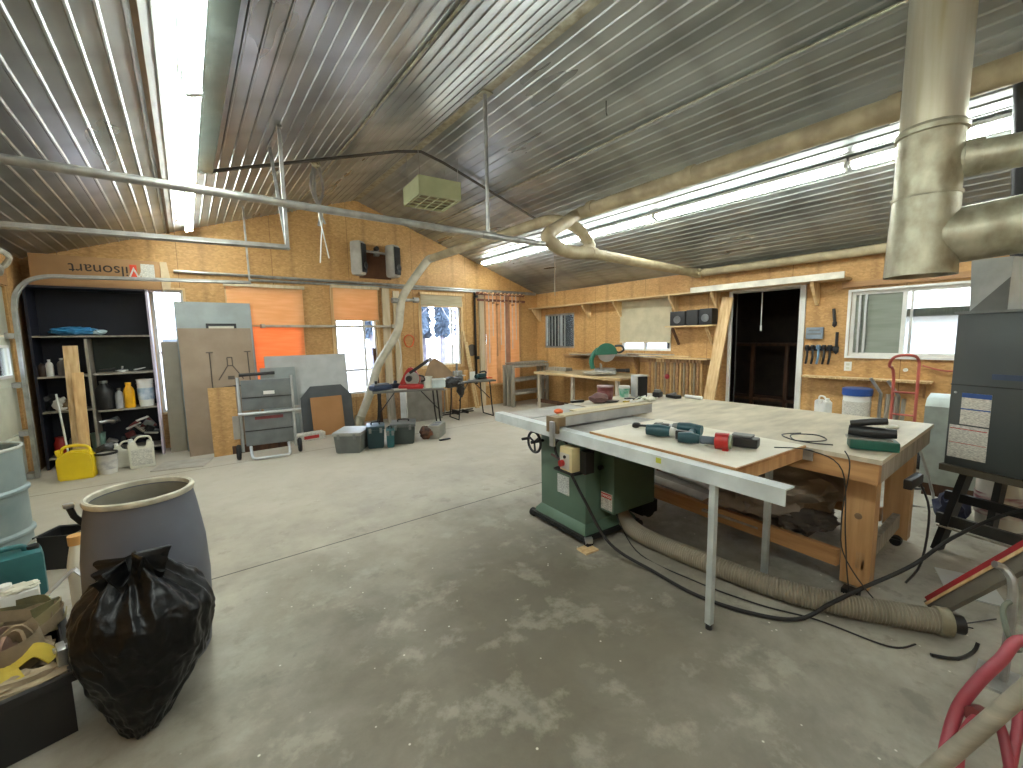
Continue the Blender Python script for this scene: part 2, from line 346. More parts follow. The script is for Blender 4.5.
    def ribbon(s, pts, w_, th=.004, smooth=6, side=(0, 0, 1)):
        pts = [Vector(p) for p in pts]; n = len(pts); o = []
        for i in range(n-1):
            a, b, c, d = pts[max(i-1, 0)], pts[i], pts[i+1], pts[min(i+2, n-1)]
            for k in range(smooth):
                t = k/smooth; o.append(.5*((2*b)+(c-a)*t+(2*a-5*b+4*c-d)*t*t+(3*b-a-3*c+d)*t**3))
        o.append(pts[-1]); rings = []
        sd = Vector(side)
        for i, p in enumerate(o):
            t = (o[min(i+1, len(o)-1)]-o[max(i-1, 0)]).normalized(); x = (sd-t*sd.dot(t))
            x = x.normalized() if x.length > .05 else t.orthogonal().normalized(); nrm = t.cross(x)
            rings.append([s.b.verts.new(p+a*x*w_/2+b*nrm*th/2) for a, b in ((-1, -1), (1, -1), (1, 1), (-1, 1))])
        for i in range(len(rings)-1):
            for k in range(4): s.b.faces.new((rings[i][k], rings[i][(k+1) % 4], rings[i+1][(k+1) % 4], rings[i+1][k]))
        s.b.faces.new(rings[0][::-1]); s.b.faces.new(rings[-1])
        return s

def obj(name, g, m, parent=None, label=None, ang=38):
    b = g.b; bmesh.ops.recalc_face_normals(b, faces=b.faces)
    for f in b.faces: f.smooth = True
    for e in b.edges:
        if len(e.link_faces) != 2 or e.calc_face_angle(0) > math.radians(ang): e.smooth = False
    me = bpy.data.meshes.new(name); b.to_mesh(me); b.free(); me.materials.append(m)
    o = bpy.data.objects.new(name, me); C.objects.link(o)
    if parent: o.parent = parent
    if label: o['label'] = label
    return o
def thing(name, label, cat, loc=(0, 0, 0), rz=0, group=None):
    o = bpy.data.objects.new(name, None); C.objects.link(o); o.location = loc; o.rotation_euler = (0, 0, rz); o.empty_display_size = .05
    o['label'] = label; o['category'] = cat
    if group: o['group'] = group
    return o
def solo(name, g, m, label, cat, loc=(0, 0, 0), rz=0, group=None, rot=None):
    o = obj(name, g, m); o.location = loc; o.rotation_euler = rot or (0, 0, rz); o['label'] = label; o['category'] = cat
    if group: o['group'] = group
    return o
def struct(name, g, m, parent=None):
    o = obj(name, g, m, parent)
    if not parent: o['kind'] = 'structure'
    return o
def attach(o, p):
    o.parent = p; o.matrix_parent_inverse = (Matrix.Translation(p.location) @ p.rotation_euler.to_matrix().to_4x4()).inverted()
    for k in ('label', 'category', 'group'):
        if k in o: del o[k]
    return o
def dup(root, loc, rz, label, group=None):
    r = root.copy(); C.objects.link(r); r.location = loc; r.rotation_euler = (0, 0, rz); r['label'] = label
    if group: r['group'] = group
    for ch in list(root.children):
        c = ch.copy(); C.objects.link(c); c.parent = r
        for q in ch.children:
            d = q.copy(); C.objects.link(d); d.parent = c
    return r
def text_obj(name, txt, size, m, M, parent, ext=.0008, label=None):
    cu = bpy.data.curves.new('t', 'FONT'); cu.body = txt; cu.size = size; cu.extrude = ext; cu.align_x = 'CENTER'; cu.align_y = 'CENTER'
    to = bpy.data.objects.new('t', cu); C.objects.link(to); dg = bpy.context.evaluated_depsgraph_get()
    me = bpy.data.meshes.new_from_object(to.evaluated_get(dg)); bpy.data.objects.remove(to); bpy.data.curves.remove(cu)
    me.transform(M); me.materials.clear(); me.materials.append(m)
    o = bpy.data.objects.new(name, me); C.objects.link(o); o.parent = parent
    if label: o['label'] = label
    return o
def face_minus_y(x, y, z, rot=0): return Matrix.Translation((x, y, z)) @ Matrix.Rotation(PI/2, 4, 'X') @ Matrix.Rotation(rot, 4, 'Z')
def face_minus_x(x, y, z, rot=0): return Matrix.Translation((x, y, z)) @ Matrix.Rotation(-PI/2, 4, 'Z') @ Matrix.Rotation(PI/2, 4, 'X') @ Matrix.Rotation(rot, 4, 'Z')

# ------------------------------------------------------------------ the building
XL, XR, YG, YS, RX, RZ, SL = -1.55, 6.92, 7.98, -3.6, 2.628, 4.035, .34
def cz(x): return RZ-SL*abs(x-RX)
struct('floor', G().b2(XL-.1, XR+2.6, YS-.1, YG+.1, -.12, 0), M_FLOOR)
g = G(); P = []; x = XL-.05
def rib(x): return 0
prof = [(XL-.12, cz(XL-.12))]
x = XL+.03
while x < XR:
    if abs(x-RX) > .06:
        for dx, dz in ((-.012, 0), (-.005, -.009), (.005, -.009), (.012, 0)): prof.append((x+dx, cz(x+dx)+dz))
    if x < RX < x+.1016: prof.append((RX, RZ))
    x += .1016
prof.append((XR+.12, cz(XR+.12)))
ys_ = [YS-.1, -1, 1, 3, 5, 7, YG+.1]
rows = [[g.b.verts.new((px, y, pz)) for px, pz in prof] for y in ys_]
for a, b in zip(rows, rows[1:]):
    for i in range(len(prof)-1): g.b.faces.new((a[i], a[i+1], b[i+1], b[i]))
top = [g.b.verts.new(p) for p in ((XL-.12, YS-.1, cz(XL-.12)+.2), (RX, YS-.1, RZ+.2), (XR+.12, YS-.1, cz(XR+.12)+.2), (XR+.12, YG+.1, cz(XR+.12)+.2), (RX, YG+.1, RZ+.2), (XL-.12, YG+.1, cz(XL-.12)+.2))]
g.b.faces.new((top[0], top[1], top[4], top[5])); g.b.faces.new((top[1], top[2], top[3], top[4]))
struct('ceiling', g, M_CEIL)
struct('trim_1', G().beam((RX, YS, RZ-.012), (RX, YG, RZ-.012), .16, .008), GALVD)
for i, (x0, x1) in enumerate(((1.57, 1.59), (3.80, 3.82), (-.078, -.05))):
    xm = (x0+x1)/2; struct('trim_%d' % (i+2), G().beam((xm, YS, cz(xm)-.012), (xm, YG, cz(xm)-.012), x1-x0, .012), GALVD if i < 2 else mat('rusty_flashing', '#7d6a52', .6, .3))

struct('trim_5', G().beam((.15, YS, cz(.15)-.004), (.15, 5.25, cz(.15)-.004), .40, .003), mat('pale_ceiling_flashing', '#8b968e', .20, .95))
for o_ in (bpy.data.objects['trim_5'],): o_.location = (0, 0, 0)
def wall_cells(g, fixed, th, u0, u1, z0, z1, holes, along):
    us = sorted({u0, u1, *[h[0] for h in holes], *[h[1] for h in holes]}); zs = sorted({z0, z1, *[h[2] for h in holes], *[h[3] for h in holes]})
    for a, b in zip(us, us[1:]):
        run = None
        for c, d in zip(zs, zs[1:]):
            mu, mz = (a+b)/2, (c+d)/2
            if any(h[0] < mu < h[1] and h[2] < mz < h[3] for h in holes): continue
            if along == 'x': g.b2(a, b, fixed, fixed+th, c, d)
            else: g.b2(fixed, fixed+th, a, b, c, d)
    bmesh.ops.remove_doubles(g.b, verts=g.b.verts, dist=1e-5)
    return g
GH = [(-.34, .03, .53, 2.31), (.60, 1.58, .55, 2.36), (2.15, 2.90, .54, 2.44), (3.82, 4.74, .98, 2.25), (5.38, 6.28, .50, 2.48)]
g = wall_cells(G(), YG, .14, XL-.1, XR+.1, 0, 2.56, GH, 'x')
g.prism([(XL-.1, 2.56), (XR+.1, 2.56), (XR+.1, cz(XR+.1)+.02), (RX, RZ+.02), (XL-.1, cz(XL-.1)+.02)], .14, Matrix.Translation((0, YG+.14, 0)) @ Matrix.Rotation(PI/2, 4, 'X'))
struct('wall_back', g, OSB_X)
RH = [(6.72, 7.70, 1.27, 2.06), (4.33, 5.42, 1.24, 2.18), (2.33, 3.26, 0, 2.16), (.42, 1.75, 1.22, 2.04)]
struct('wall_right', wall_cells(G(), XR, .14, YS-.1, YG, 0, 2.62, RH, 'y'), OSB_Y)
struct('wall_left', wall_cells(G(), XL-.14, .14, YS-.1, YG, 0, 2.64, [(4.40, 7.26, 0, 2.20)], 'y'), OSB_Y)
g = G(); g.prism([(XL-.1, 0), (XR+.1, 0), (XR+.1, cz(XR+.1)+.02), (RX, RZ+.02), (XL-.1, cz(XL-.1)+.02)], .14, Matrix.Translation((0, YS, 0)) @ Matrix.Rotation(PI/2, 4, 'X'))
struct('wall_front', g, OSB_X)

# --- windows of the gable wall
def window_x(n, h, frame=.035, mid=None, wall_y=YG, glass=GLASS, mz=None):
    x0, x1, z0, z1 = h; y = wall_y+.03; g = G()
    g.b2(x0, x0+frame, y, y+.08, z0, z1); g.b2(x1-frame, x1, y, y+.08, z0, z1); g.b2(x0+frame, x1-frame, y, y+.08, z0, z0+frame); g.b2(x0+frame, x1-frame, y, y+.08, z1-frame, z1)
    if mid: g.b2(mid-.018, mid+.018, y+.01, y+.06, z0+frame, z1-frame)
    if mz: g.b2(x0+frame, x1-frame, y+.012, y+.058, mz-.018, mz+.018)
    o = struct('window_%d' % n, g, WHITE); obj('glass', G().b2(x0+frame, x1-frame, y+.035, y+.041, z0+frame, z1-frame), glass, o); return o
window_x(1, GH[0], mz=1.4); window_x(2, GH[1]); window_x(3, GH[2], mid=2.68, mz=.98); window_x(4, GH[3], mid=4.55); window_x(5, GH[4])
# wood casings around the gable windows
def casing_x(n, h, w_=.07, m=W_PINE):
    x0, x1, z0, z1 = h; g = G(); y0, y1 = YG-.022, YG
    g.b2(x0-w_, x0, y0, y1, z0-w_, z1+w_); g.b2(x1, x1+w_, y0, y1, z0-w_, z1+w_); g.b2(x0, x1, y0, y1, z1, z1+w_); g.b2(x0, x1, y0, y1, z0-w_, z0)
    struct('trim_%d' % n, g, m)
for i, h in enumerate(GH): casing_x(10+i, h, .055 if i != 0 else .03)
# posts beside the third and fifth window
struct('trim_15', G().b2(3.02, 3.16, YG-.05, YG-.001, 0, 2.5).b2(3.24, 3.36, YG-.045, YG-.001, 0, 2.46), W_TRIM)
struct('trim_16', G().b2(5.20, 5.32, YG-.05, YG-.001, 0, 2.50), W_TRIM)

# --- windows and door of the right wall
def window_y(n, h, bars=(), glass=GLASS, fm=WHITE, frame=.04):
    y0, y1, z0, z1 = h; x = XR+.02; g = G()
    g.b2(x, x+.08, y0, y0+frame, z0, z1); g.b2(x, x+.08, y1-frame, y1, z0, z1); g.b2(x, x+.08, y0+frame, y1-frame, z0, z0+frame); g.b2(x, x+.08, y0+frame, y1-frame, z1-frame, z1)
    for yb in bars: g.b2(x+.01, x+.07, yb-.02, yb+.02, z0+frame, z1-frame)
    o = struct('window_%d' % n, g, fm); obj('glass', G().b2(x+.035, x+.041, y0+frame, y1-frame, z0+frame, z1-frame), glass, o); return o
window_y(6, RH[0], (7.2,), GLASSD, GALV); window_y(7, RH[1], (4.9,), GLASS)
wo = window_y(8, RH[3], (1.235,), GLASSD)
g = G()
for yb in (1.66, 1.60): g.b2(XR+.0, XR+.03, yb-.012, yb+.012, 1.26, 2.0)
g.b2(XR+.005, XR+.03, 1.15, 1.175, 1.26, 2.0); obj('sash_rail', g, ALU, wo); obj('reflection_pane', G().b2(XR+.045, XR+.049, 1.255, 1.71, 1.26, 2.0), thin_cloth('painted_reflection_pane', '#8f958a', '#858b80', .10), wo, 'left pane with a grey green reflection put into its colour')  # added left pane, the grey green reflection is put into its colour
obj('curtain_rail', G().b2(XR+.09, XR+.10, .46, 1.22, 1.70, 1.80), ALU, wo)
g = G(); y0, y1, z0, z1 = RH[3]
g.b2(XR-.03, XR, y0, y1, z0-.03, z0).b2(XR-.03, XR, y0, y1, z1, z1+.03).b2(XR-.03, XR, y1, y1+.03, z0-.03, z1+.03).b2(XR-.03, XR, y0-.03, y0, z0-.03, z1+.03); obj('window_casing', g, WHITE, wo)
struct('trim_17', G().b2(XR-.05, XR, .2, 1.85, 2.10, 2.17), W_TAN)
g = G(); y0, y1, z0, z1 = RH[2]
g.b2(XR-.03, XR+.15, y1, y1+.05, 0, z1+.03).b2(XR-.03, XR+.15, y0-.07, y0, 0, z1+.03).b2(XR-.03, XR+.15, y0, y1, z1, z1+.05)
struct('door_1', g, mat('white_door_frame', '#cfcdc6', .5, var=.05))
# unlit store room beyond the doorway
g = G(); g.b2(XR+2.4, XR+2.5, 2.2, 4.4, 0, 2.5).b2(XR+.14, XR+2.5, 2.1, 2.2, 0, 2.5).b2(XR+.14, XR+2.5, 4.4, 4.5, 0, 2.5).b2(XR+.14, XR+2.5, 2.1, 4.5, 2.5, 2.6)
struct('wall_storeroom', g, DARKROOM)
t = thing('storage_rack', 'dark rack with a rail and posts in the unlit store room behind the doorway', 'rack', (XR+1.6, 3.25, 0))
obj('shelf', G().b2(-.2, .2, -.9, .9, 1.30, 1.35), W_DARK, t); obj('shelf', G().b2(-.2, .2, -.9, .9, .30, .35), W_DARK, t)
for yy in (-.85, -.28, .28, .85): obj('post', G().b2(-.2, -.13, yy-.03, yy+.03, 0, 1.30), W_DARK, t)
# garage door
yd0, yd1, zt = 4.40, 7.26, 2.20
g = G()
for k in (0, 1, 3): g.b2(XL-.07, XL-.02, yd0+.002, yd1-.002, k*zt/4+.004, (k+1)*zt/4-.004, bev=.008)
gw = wall_cells(G(), XL-.07, .05, yd0+.002, yd1-.002, 2*zt/4+.004, 3*zt/4-.004, [(yd0+.30+j*.66, yd0+.74+j*.66, 1.22, 1.52) for j in range(4)], 'y')
me_ = bpy.data.meshes.new('t'); gw.b.to_mesh(me_); gw.b.free(); g.b.from_mesh(me_); bpy.data.meshes.remove(me_)
go = struct('door_2', g, mat('cream_garage_door_panel', '#bfc0ae', .5, var=.08))
g = G()
for k in range(4):
    for j in range(4):
        y0 = yd0+.1+j*.66; 
        if k == 2: continue
        g.b2(XL-.022, XL-.012, y0, y0+.52, k*.55+.1, k*.55+.45, bev=.004)
obj('raised_panel', g, MATS['cream_garage_door_panel'], go)
for j in range(4):
    y0 = yd0+.30+j*.66; z0 = 1.22
    f = obj('window_frame', G().b2(XL-.025, XL-.005, y0-.03, y0+.47, z0-.03, z0).b2(XL-.025, XL-.005, y0-.03, y0+.47, z0+.3, z0+.33).b2(XL-.025, XL-.005, y0-.03, y0, z0, z0+.3).b2(XL-.025, XL-.005, y0+.44, y0+.47, z0, z0+.3), WHITE, go)
    obj('pane', G().b2(XL-.05, XL-.044, y0, y0+.44, z0, z0+.3), GLASS, f)
g = G()
for z in (.55, 1.1, 1.65, .05): g.b2(XL-.02, XL+.05, yd1-.16, yd1-.02, z-.03, z+.03)
obj('hinge', g, GALV, go)

# --- the place outside
struct('ground_outside', G().b2(-60, 80, YG+.2, 90, -.4, -.2).b2(XR+2.7, 80, -60, YG+.2, -.4, -.2).b2(-60, XL-.2, -60, YG+.2, -.4, -.2), SNOW)
tr = random.Random(3)
def tree(x, y, h, r, lbl):
    g = G(); pts = [(x, y, -.25), (x+.1, y, h*.4), (x-.05, y+.1, h*.75), (x, y, h)]; g.tube(pts, [r, r*.75, r*.4, r*.08], 7, 4)
    for k in range(16):
        z = h*(.25+.7*tr.random()); a = tr.random()*2*PI; L = h*.28*(1.2-z/h)
        p1 = Vector((x, y, z)); p2 = p1+Vector((math.cos(a)*L, math.sin(a)*L, L*.8)); g.tube([p1, (p1+p2)/2+Vector((0, 0, -.1)), p2], [r*.3, r*.2, r*.05], 5, 2)
    return solo('bare_tree', g, BARK, lbl, 'tree', group='bare trees outside the back windows')
def fir(x, y, h, r, lbl):
    t = thing('fir_tree', lbl, 'tree', (x, y, -.2), 0, 'dark fir trees outside the back windows'); g = G(); zz = 1.9+tr.random()*.5
    while zz < h:
        rr_ = r*(1-.7*zz/h)+.15; n_ = 26
        ring = [g.b.verts.new((math.cos(a)*rr_*q_, math.sin(a)*rr_*q_, zz-.35*tr.random())) for a, q_ in [(2*PI*i/n_+zz, (.75+.45*tr.random()) if i % 2 else .35+.3*tr.random()) for i in range(n_)]]; tip = g.b.verts.new((.1*tr.random(), 0, zz+.45)); cb = g.b.verts.new((0, 0, zz))
        for i in range(n_): g.b.faces.new((ring[i], ring[(i+1) % n_], tip)); g.b.faces.new((ring[(i+1) % n_], ring[i], cb))
        zz += .17
    obj('foliage', g, mat('dark_fir_needles', '#46525e', .9, var=.4, scale=1.2), t, ang=5); obj('trunk', G().cyl((0, 0, 0), (0, 0, h*.8), .17, 8), BARK, t)
for k in range(13): fir(8.4+k*.74+.15*tr.random(), 24+1.3*(k % 2), 7.5+2*tr.random(), .52, '%s dark fir tree from the left outside the back windows' % ORD[k])
for k in range(6): tree(3.0+k*2.3+tr.random()*.6, 13.5+tr.random()*1.0, 5.5+tr.random(), .10, '%s leafless grey tree from the left outside the back windows' % ['first', 'second', 'third', 'fourth', 'fifth', 'sixth'][k])
t = thing('farm_building', 'long white low building far outside the half-shaded back window', 'building', (3.5, 34, -.2))
obj('wall', G().b2(-8, 3, 0, 5, 0, 2.6), SIDING, t); obj('roof', G().prism([(-.4, 2.6), (5.4, 2.6), (2.5, 3.8)], 11.6, Matrix.Translation((-8.3, 0, 0)) @ Matrix.Rotation(PI/2, 4, 'Z') @ Matrix.Rotation(PI/2, 4, 'X')), mat('grey_roof_steel', '#a9adb3', .6), t)
for k in range(5): obj('window', G().b2(-6.6+k*2, -5.8+k*2, -.03, -.005, 1.2, 2.0), CHAR, t)
t = thing('shed', 'white shed seen through the sliding window in the right wall', 'building', (XR+6, .1, -.2))
obj('wall', G().b2(0, 4, -3, 4, 0, 2.05), SIDING, t); obj('roof', G().b2(-.3, 4.3, -3.3, 4.3, 2.05, 2.2), mat('grey_shed_roof', '#7f858c', .6), t)

# ------------------------------------------------------------------ ceiling things
def strip_light(x, y0, y1, label):
    t = thing('strip_light', label, 'ceiling light', (x, (y0+y1)/2, cz(x)-.02), 0, 'fluorescent strip lights on the metal ceiling'); L = (y1-y0)/2-.01
    s = -SL if x > RX else SL; a = math.atan(s)
    obj('channel', G().prism([(-.036, 0), (.036, 0), (.03, -.035), (-.03, -.035)], 2*L, Matrix.Translation((0, L, 0)) @ Matrix.Rotation(-a, 4, 'Y') @ Matrix.Rotation(PI/2, 4, 'X')), FIXM, t)
    for d in (-.026, .026):
        obj('tube', G().cyl((d, -L+.03, -.068+d*s), (d, L-.03, -.066+d*s), .0135, 10), TUBEM, t)
    for e in (-1, 1): obj('lamp_holder', G().box((0, e*(L-.012), -.05), (.09, .014, .05), ry=-a), FIXM, t)
seg = [(-3.3, -.9), (-.9, 1.4), (1.4, 3.5), (3.5, 5.6), (5.6, 7.7)]
wl_ = ['behind the camera', 'above the camera', 'fourth from the far wall', 'third from the far wall', 'second from the far wall', 'nearest the far wall']
nm = {0: 'rearmost', 1: 'fourth', 2: 'third', 3: 'second', 4: 'first'}
for i, (a, b) in enumerate(seg):
    strip_light(.17, a, b, '%s twin tube strip light counted from the far wall, on the left ceiling slope' % nm[i])
    strip_light(5.15, a, b, '%s twin tube strip light counted from the far wall, on the right ceiling slope' % nm[i])

t = thing('ridge_pole', 'thin steel pole dropping from the ridge to the long overhead pipe', 'pole', (RX, 3.803, 2.64))
obj('pole', G().cyl((0, 0, 0), (0, 0, 1.36), .019, 10), GALV, t); obj('ceiling_plate', G().box((0, 0, 1.365), (.12, .12, .01)), GALVD, t)
t = thing('overhead_pipe', 'long straight grey steel pipe crossing the room below the ceiling', 'pipe', (0, 3.803, 2.61))
obj('pipe', G().cyl((-1.40, 0, 0), (3.42, 0, -.0), .03, 12), GALV, t); obj('coupling', G().cyl((2.55, 0, 0), (2.72, 0, 0), .038, 12), GALV, t); obj('strap', G().tube([(-.80, 0, -.04), (-.8, 0, -.25)], .006, 6).box((-.8, 0, -.0), (.03, .07, .07)), GALV, t)

# dust collection ducts
t = thing('main_duct', 'fat dusty tan dust duct running below the right strip lights', 'duct', (4.3, 0, 3.17))
obj('duct', G().tube([(.02, -3.3, 0), (0, 0, 0), (0, 3.9, -.01)], .088, 16), TAN, t)
obj('elbow', G().tube([(0, 3.9, -.01), (-.05, 4.08, -.04), (-.34, 4.02, -.20), (-.78, 3.86, -.44), (-.70, 3.80, -.56), (-.45, 3.82, -.60), (-.10, 3.80, -.58)], .078, 14, 5), TAN, t)
for y in (.9, 2.5, 3.86): obj('joint_ring', G().cyl((0, y-.04, 0), (0, y+.04, 0), .098, 16), TAN, t)
t = thing('cross_duct', 'tan duct running from the duct junction to the right wall', 'duct', (0, 3.80, 2.59))
obj('duct', G().cyl((4.22, 0, 0), (6.74, 0, -.06), .066, 14), TAN, t); obj('joint_ring', G().cyl((4.20, 0, 0), (4.30, 0, 0), .078, 14), TAN, t); obj('elbow', G().tube([(6.70, .02, -.06), (6.76, .0, -.06), (6.79, -.06, -.06)], .075, 14), TAN, t)
solo('wall_duct', G().tube([(6.80, -.05, 0), (6.80, -3.6, 0)], .06, 14), mat('pale_tan_pvc_pipe', '#b7a988', .6, col2='#9c8f72'), 'pale tan pipe along the top of the right wall above the doorway', 'duct', (0, 3.76, 2.53))
t = thing('branch_duct', 'tan duct that crosses the room and bends down the back wall to the floor', 'duct', (0, 0, 0))
obj('duct', G().cyl((3.98, 4.55, 3.09), (3.76, 7.28, 3.02), .07, 14), MATS['pale_tan_pvc_pipe'], t)
obj('elbow', G().tube([(3.98, 4.6, 3.09), (4.02, 4.3, 3.08), (4.20, 4.08, 2.98), (4.34, 3.98, 2.80), (4.26, 3.86, 2.66), (4.1, 3.84, 2.61)], .073, 14, 4), TAN, t)
obj('down_pipe', G().tube([(3.76, 7.26, 3.02), (3.69, 7.42, 2.95), (3.27, 7.50, 2.36), (3.19, 7.52, 2.05), (3.11, 7.52, 1.66), (2.72, 7.50, 1.08), (2.55, 7.48, .62), (2.33, 7.46, .15)], .072, 14, 4), mat('dusty_grey_duct', '#bcb7a4', .6, col2='#a39d89', scale=5), t)
obj('floor_boot', G().cyl((2.34, 7.46, .2), (2.27, 7.45, .02), .085, 14), GALVD, t)
g = G()
for px, pz in ((3.08, 2.24), (3.50, 2.26)): g.cyl((px-.05, 7.50, pz), (px+.05, 7.50, pz), .05, 12)
g.cyl((3.05, 7.50, 2.25), (3.53, 7.50, 2.26), .028, 10); obj('pipe_clamp', g, GALV, t)

# vertical duct stack by the furnace
t = thing('vertical_duct', 'big galvanised vertical duct hanging at the right with two side branches', 'duct', (3.42, .555, 0))
obj('upper_pipe', G().lathe([(.138, 2.60), (.138, 3.70), (.12, 3.70), (.12, 2.60)], 28), mat('sheen_streaked_galvanised_duct', '#c9c7b8', .33, .55, col2='#a39570', scale=1.6, stretch=(5, 5, .4)), t)  # bright vertical streaks of metal sheen are put into the upper pipe's colour
obj('lower_pipe', G().lathe([(.144, 2.26), (.142, 2.62), (.148, 2.63), (.13, 2.63), (.13, 2.26), (.144, 2.26)], 28), GALVD, t)
obj('bottom_pipe', G().lathe([(.160, 1.85), (.146, 2.28), (.151, 2.28), (.153, 2.295), (.13, 2.30), (.15, 1.85), (.160, 1.85)], 28), GALVD, t)
obj('collar', G().lathe([(.139, 2.615), (.155, 2.62), (.155, 2.645), (.139, 2.665)], 28), GALVD, t)
obj('branch_pipe', G().tube([(.02, -.06, 2.46), (.10, -.45, 2.45), (.12, -1.5, 2.42)], .085, 18), GALVD, t, 'narrower upper branch pipe')
obj('branch_pipe', G().tube([(.02, -.04, 2.05), (.10, -.36, 2.08), (.22, -1.5, 2.08)], .150, 20), GALVD, t, 'wide lower branch pipe')
obj('branch_collar', G().tube([(.03, -.13, 2.46), (.045, -.20, 2.458)], .094, 18), GALVD, t); obj('branch_collar', G().tube([(.115, -.40, 2.08), (.12, -.45, 2.08)], .158, 20), GALVD, t)
solo('vent_stack', G().cyl((0, 0, 0), (0, .10, 1.66), .06, 20), BLACKM, 'black round stack rising behind the big duct at the right edge', 'pipe', (4.62, .21, 1.66))

# air cleaner
t = thing('air_cleaner', 'sage green box air cleaner hanging from the ceiling near the ridge', 'air cleaner', (2.78, 5.33, 3.34), -.09)
g = G(); a, b, h = .29, .30, .23
g.b2(-a, -a+.012, -b, b, 0, h).b2(a-.012, a, -b, b, 0, h).b2(-a, a, -b, -b+.012, 0, h).b2(-a, a, b-.012, b, 0, h).b2(-a, a, -b, b, h-.012, h)
obj('housing', g, HEATM, t)
g = G()
for k in range(5): g.b2(-a+.012, a-.012, -b+.05+k*.125-.005, -b+.05+k*.125+.005, .004, .014)
for k in range(5): g.b2(-a+.04+k*.125-.005, -a+.04+k*.125+.005, -b+.012, b-.012, .003, .013)
obj('grille', g, HEATM, t); obj('filter', G().b2(-a+.012, a-.012, -b+.012, b-.012, .03, .05), mat('dusty_filter', '#8d8466', .9), t)
for (x, y) in ((-.25, .2), (.27, .2), (-.25, -.24), (.27, -.24)): obj('hanger_chain', G().cyl((x, y, h), (x*1.05, y, cz(2.78+x)-3.345), .004, 5), GALV, t)

# gas pipe / conduit across the ceiling
solo('ceiling_conduit', G().tube([(.24, 5.26, cz(.24)-.04), (2.30, 5.30, cz(2.3)-.045), (2.63, 5.30, RZ-.08), (2.95, 5.28, cz(2.95)-.045), (4.75, 5.16, cz(4.75)-.045)], .018, 8), mat('dark_iron_pipe', '#4e4a43', .6, .4), 'dark conduit crossing the ceiling over the ridge behind the air cleaner', 'conduit')
for z, r in ((2.575, .022), (2.51, .020)):
    solo('wall_conduit', G().tube([(-.05 if z > 2.55 else .9, YG-.03, z), (6.85, YG-.03, z+(.0 if z > 2.55 else .04))], r, 8), GALV, ('upper' if z > 2.55 else 'lower') + ' of the two grey conduits running along the back wall above the windows', 'conduit')

# garage door tracks
def track(y, label):
    t = thing('door_track', label, 'garage door track', (0, y, 0))
    pts = [(XL+.07, 0, .02), (XL+.07, 0, 1.95), (XL+.10, 0, 2.12), (XL+.20, 0, 2.26), (XL+.36, 0, 2.325), (XL+.6, 0, 2.335), (.81, 0, 2.38)]
    g = G(); g.ribbon(pts[:2], .05, .036, 1, (0, 1, 0)); g.ribbon(pts[1:6], .05, .036, 5, (0, 1, 0)); g.ribbon(pts[5:], .05, .036, 1, (0, 1, 0))
    for s in (-1, 1):
        q = [(p[0]+(.016 if i < 3 else .006), s*.027, p[2]-(0 if i < 2 else .016)) for i, p in enumerate(pts)]
        g.tube(q[:2], .007, 6); g.tube(q[1:6], .007, 6, 5); g.tube(q[5:], .007, 6)
    obj('rail', g, GALV, t)
    return t
t = track(4.331, 'near horizontal steel track of the garage door, hung below the ceiling')
obj('hanger', G().beam((.80, 0, 2.36), (.80, 0, cz(.8)-.005), .03, .03), GALV, t); obj('hanger', G().beam((.80, 0, 2.36), (.79, .46, cz(.8)-.005), .03, .006), GALV, t)
obj('ceiling_strut', G().beam((.80, -.04, cz(.8)-.02), (.80, .55, cz(.8)-.02), .04, .02), GALV, t)
t = track(7.147, 'far steel track of the garage door curving past the dark shelves')
obj('hanger', G().beam((.80, 0, 2.38), (.79, 0, cz(.8)-.005), .05, .02), GALV, t)
t = thing('cable_hanger', 'bunch of bent steel straps hanging from the left ceiling slope', 'hanger', (1.39, 5.418, 2.45))
obj('bracket', G().blob((-.03, 0, 1.11), (.05, .04, .045), .3, 3, 2), GALVD, t)
g = G(); g.ribbon([(-.05, 0, 1.1), (-.10, 0, .85), (-.02, .02, .6), (-.04, 0, .42)], .03, .008, 5, (1, 0, 0)); g.ribbon([(.0, 0, 1.1), (.03, 0, .82), (-.03, -.02, .62), (.03, 0, .45)], .025, .008, 5, (1, 0, 0)); g.ribbon([(-.03, .03, 1.08), (-.05, .04, .8), (.0, .02, .6)], .03, .008, 5, (1, 0, 0))
obj('strap', g, GALV, t); obj('rod', G().cyl((-.05, 0, .65), (.05, 0, .06), .007, 6), WHITE, t); obj('rod', G().cyl((.02, .01, .65), (-.05, .01, .0), .007, 6), WHITE, t)
solo('ceiling_hook', G().tube([(0, 0, 0), (0, 0, -.10), (.015, 0, -.13)], .006, 6), BLACKM, 'small dark hook hanging from the right ceiling slope', 'hook', (3.38, 2.86, cz(3.38)-.01))
solo('drop_cord', G().cyl((0, 0, 0), (0, 0, -.40), .005, 6).blob((0, 0, -.43), (.015, .015, .04), 0, 1, 0, 1), WHITE, 'white pull cord hanging from the cross duct in front of the right wall', 'cord', (4.75, 4.6, 2.80-.03+.18+.35))

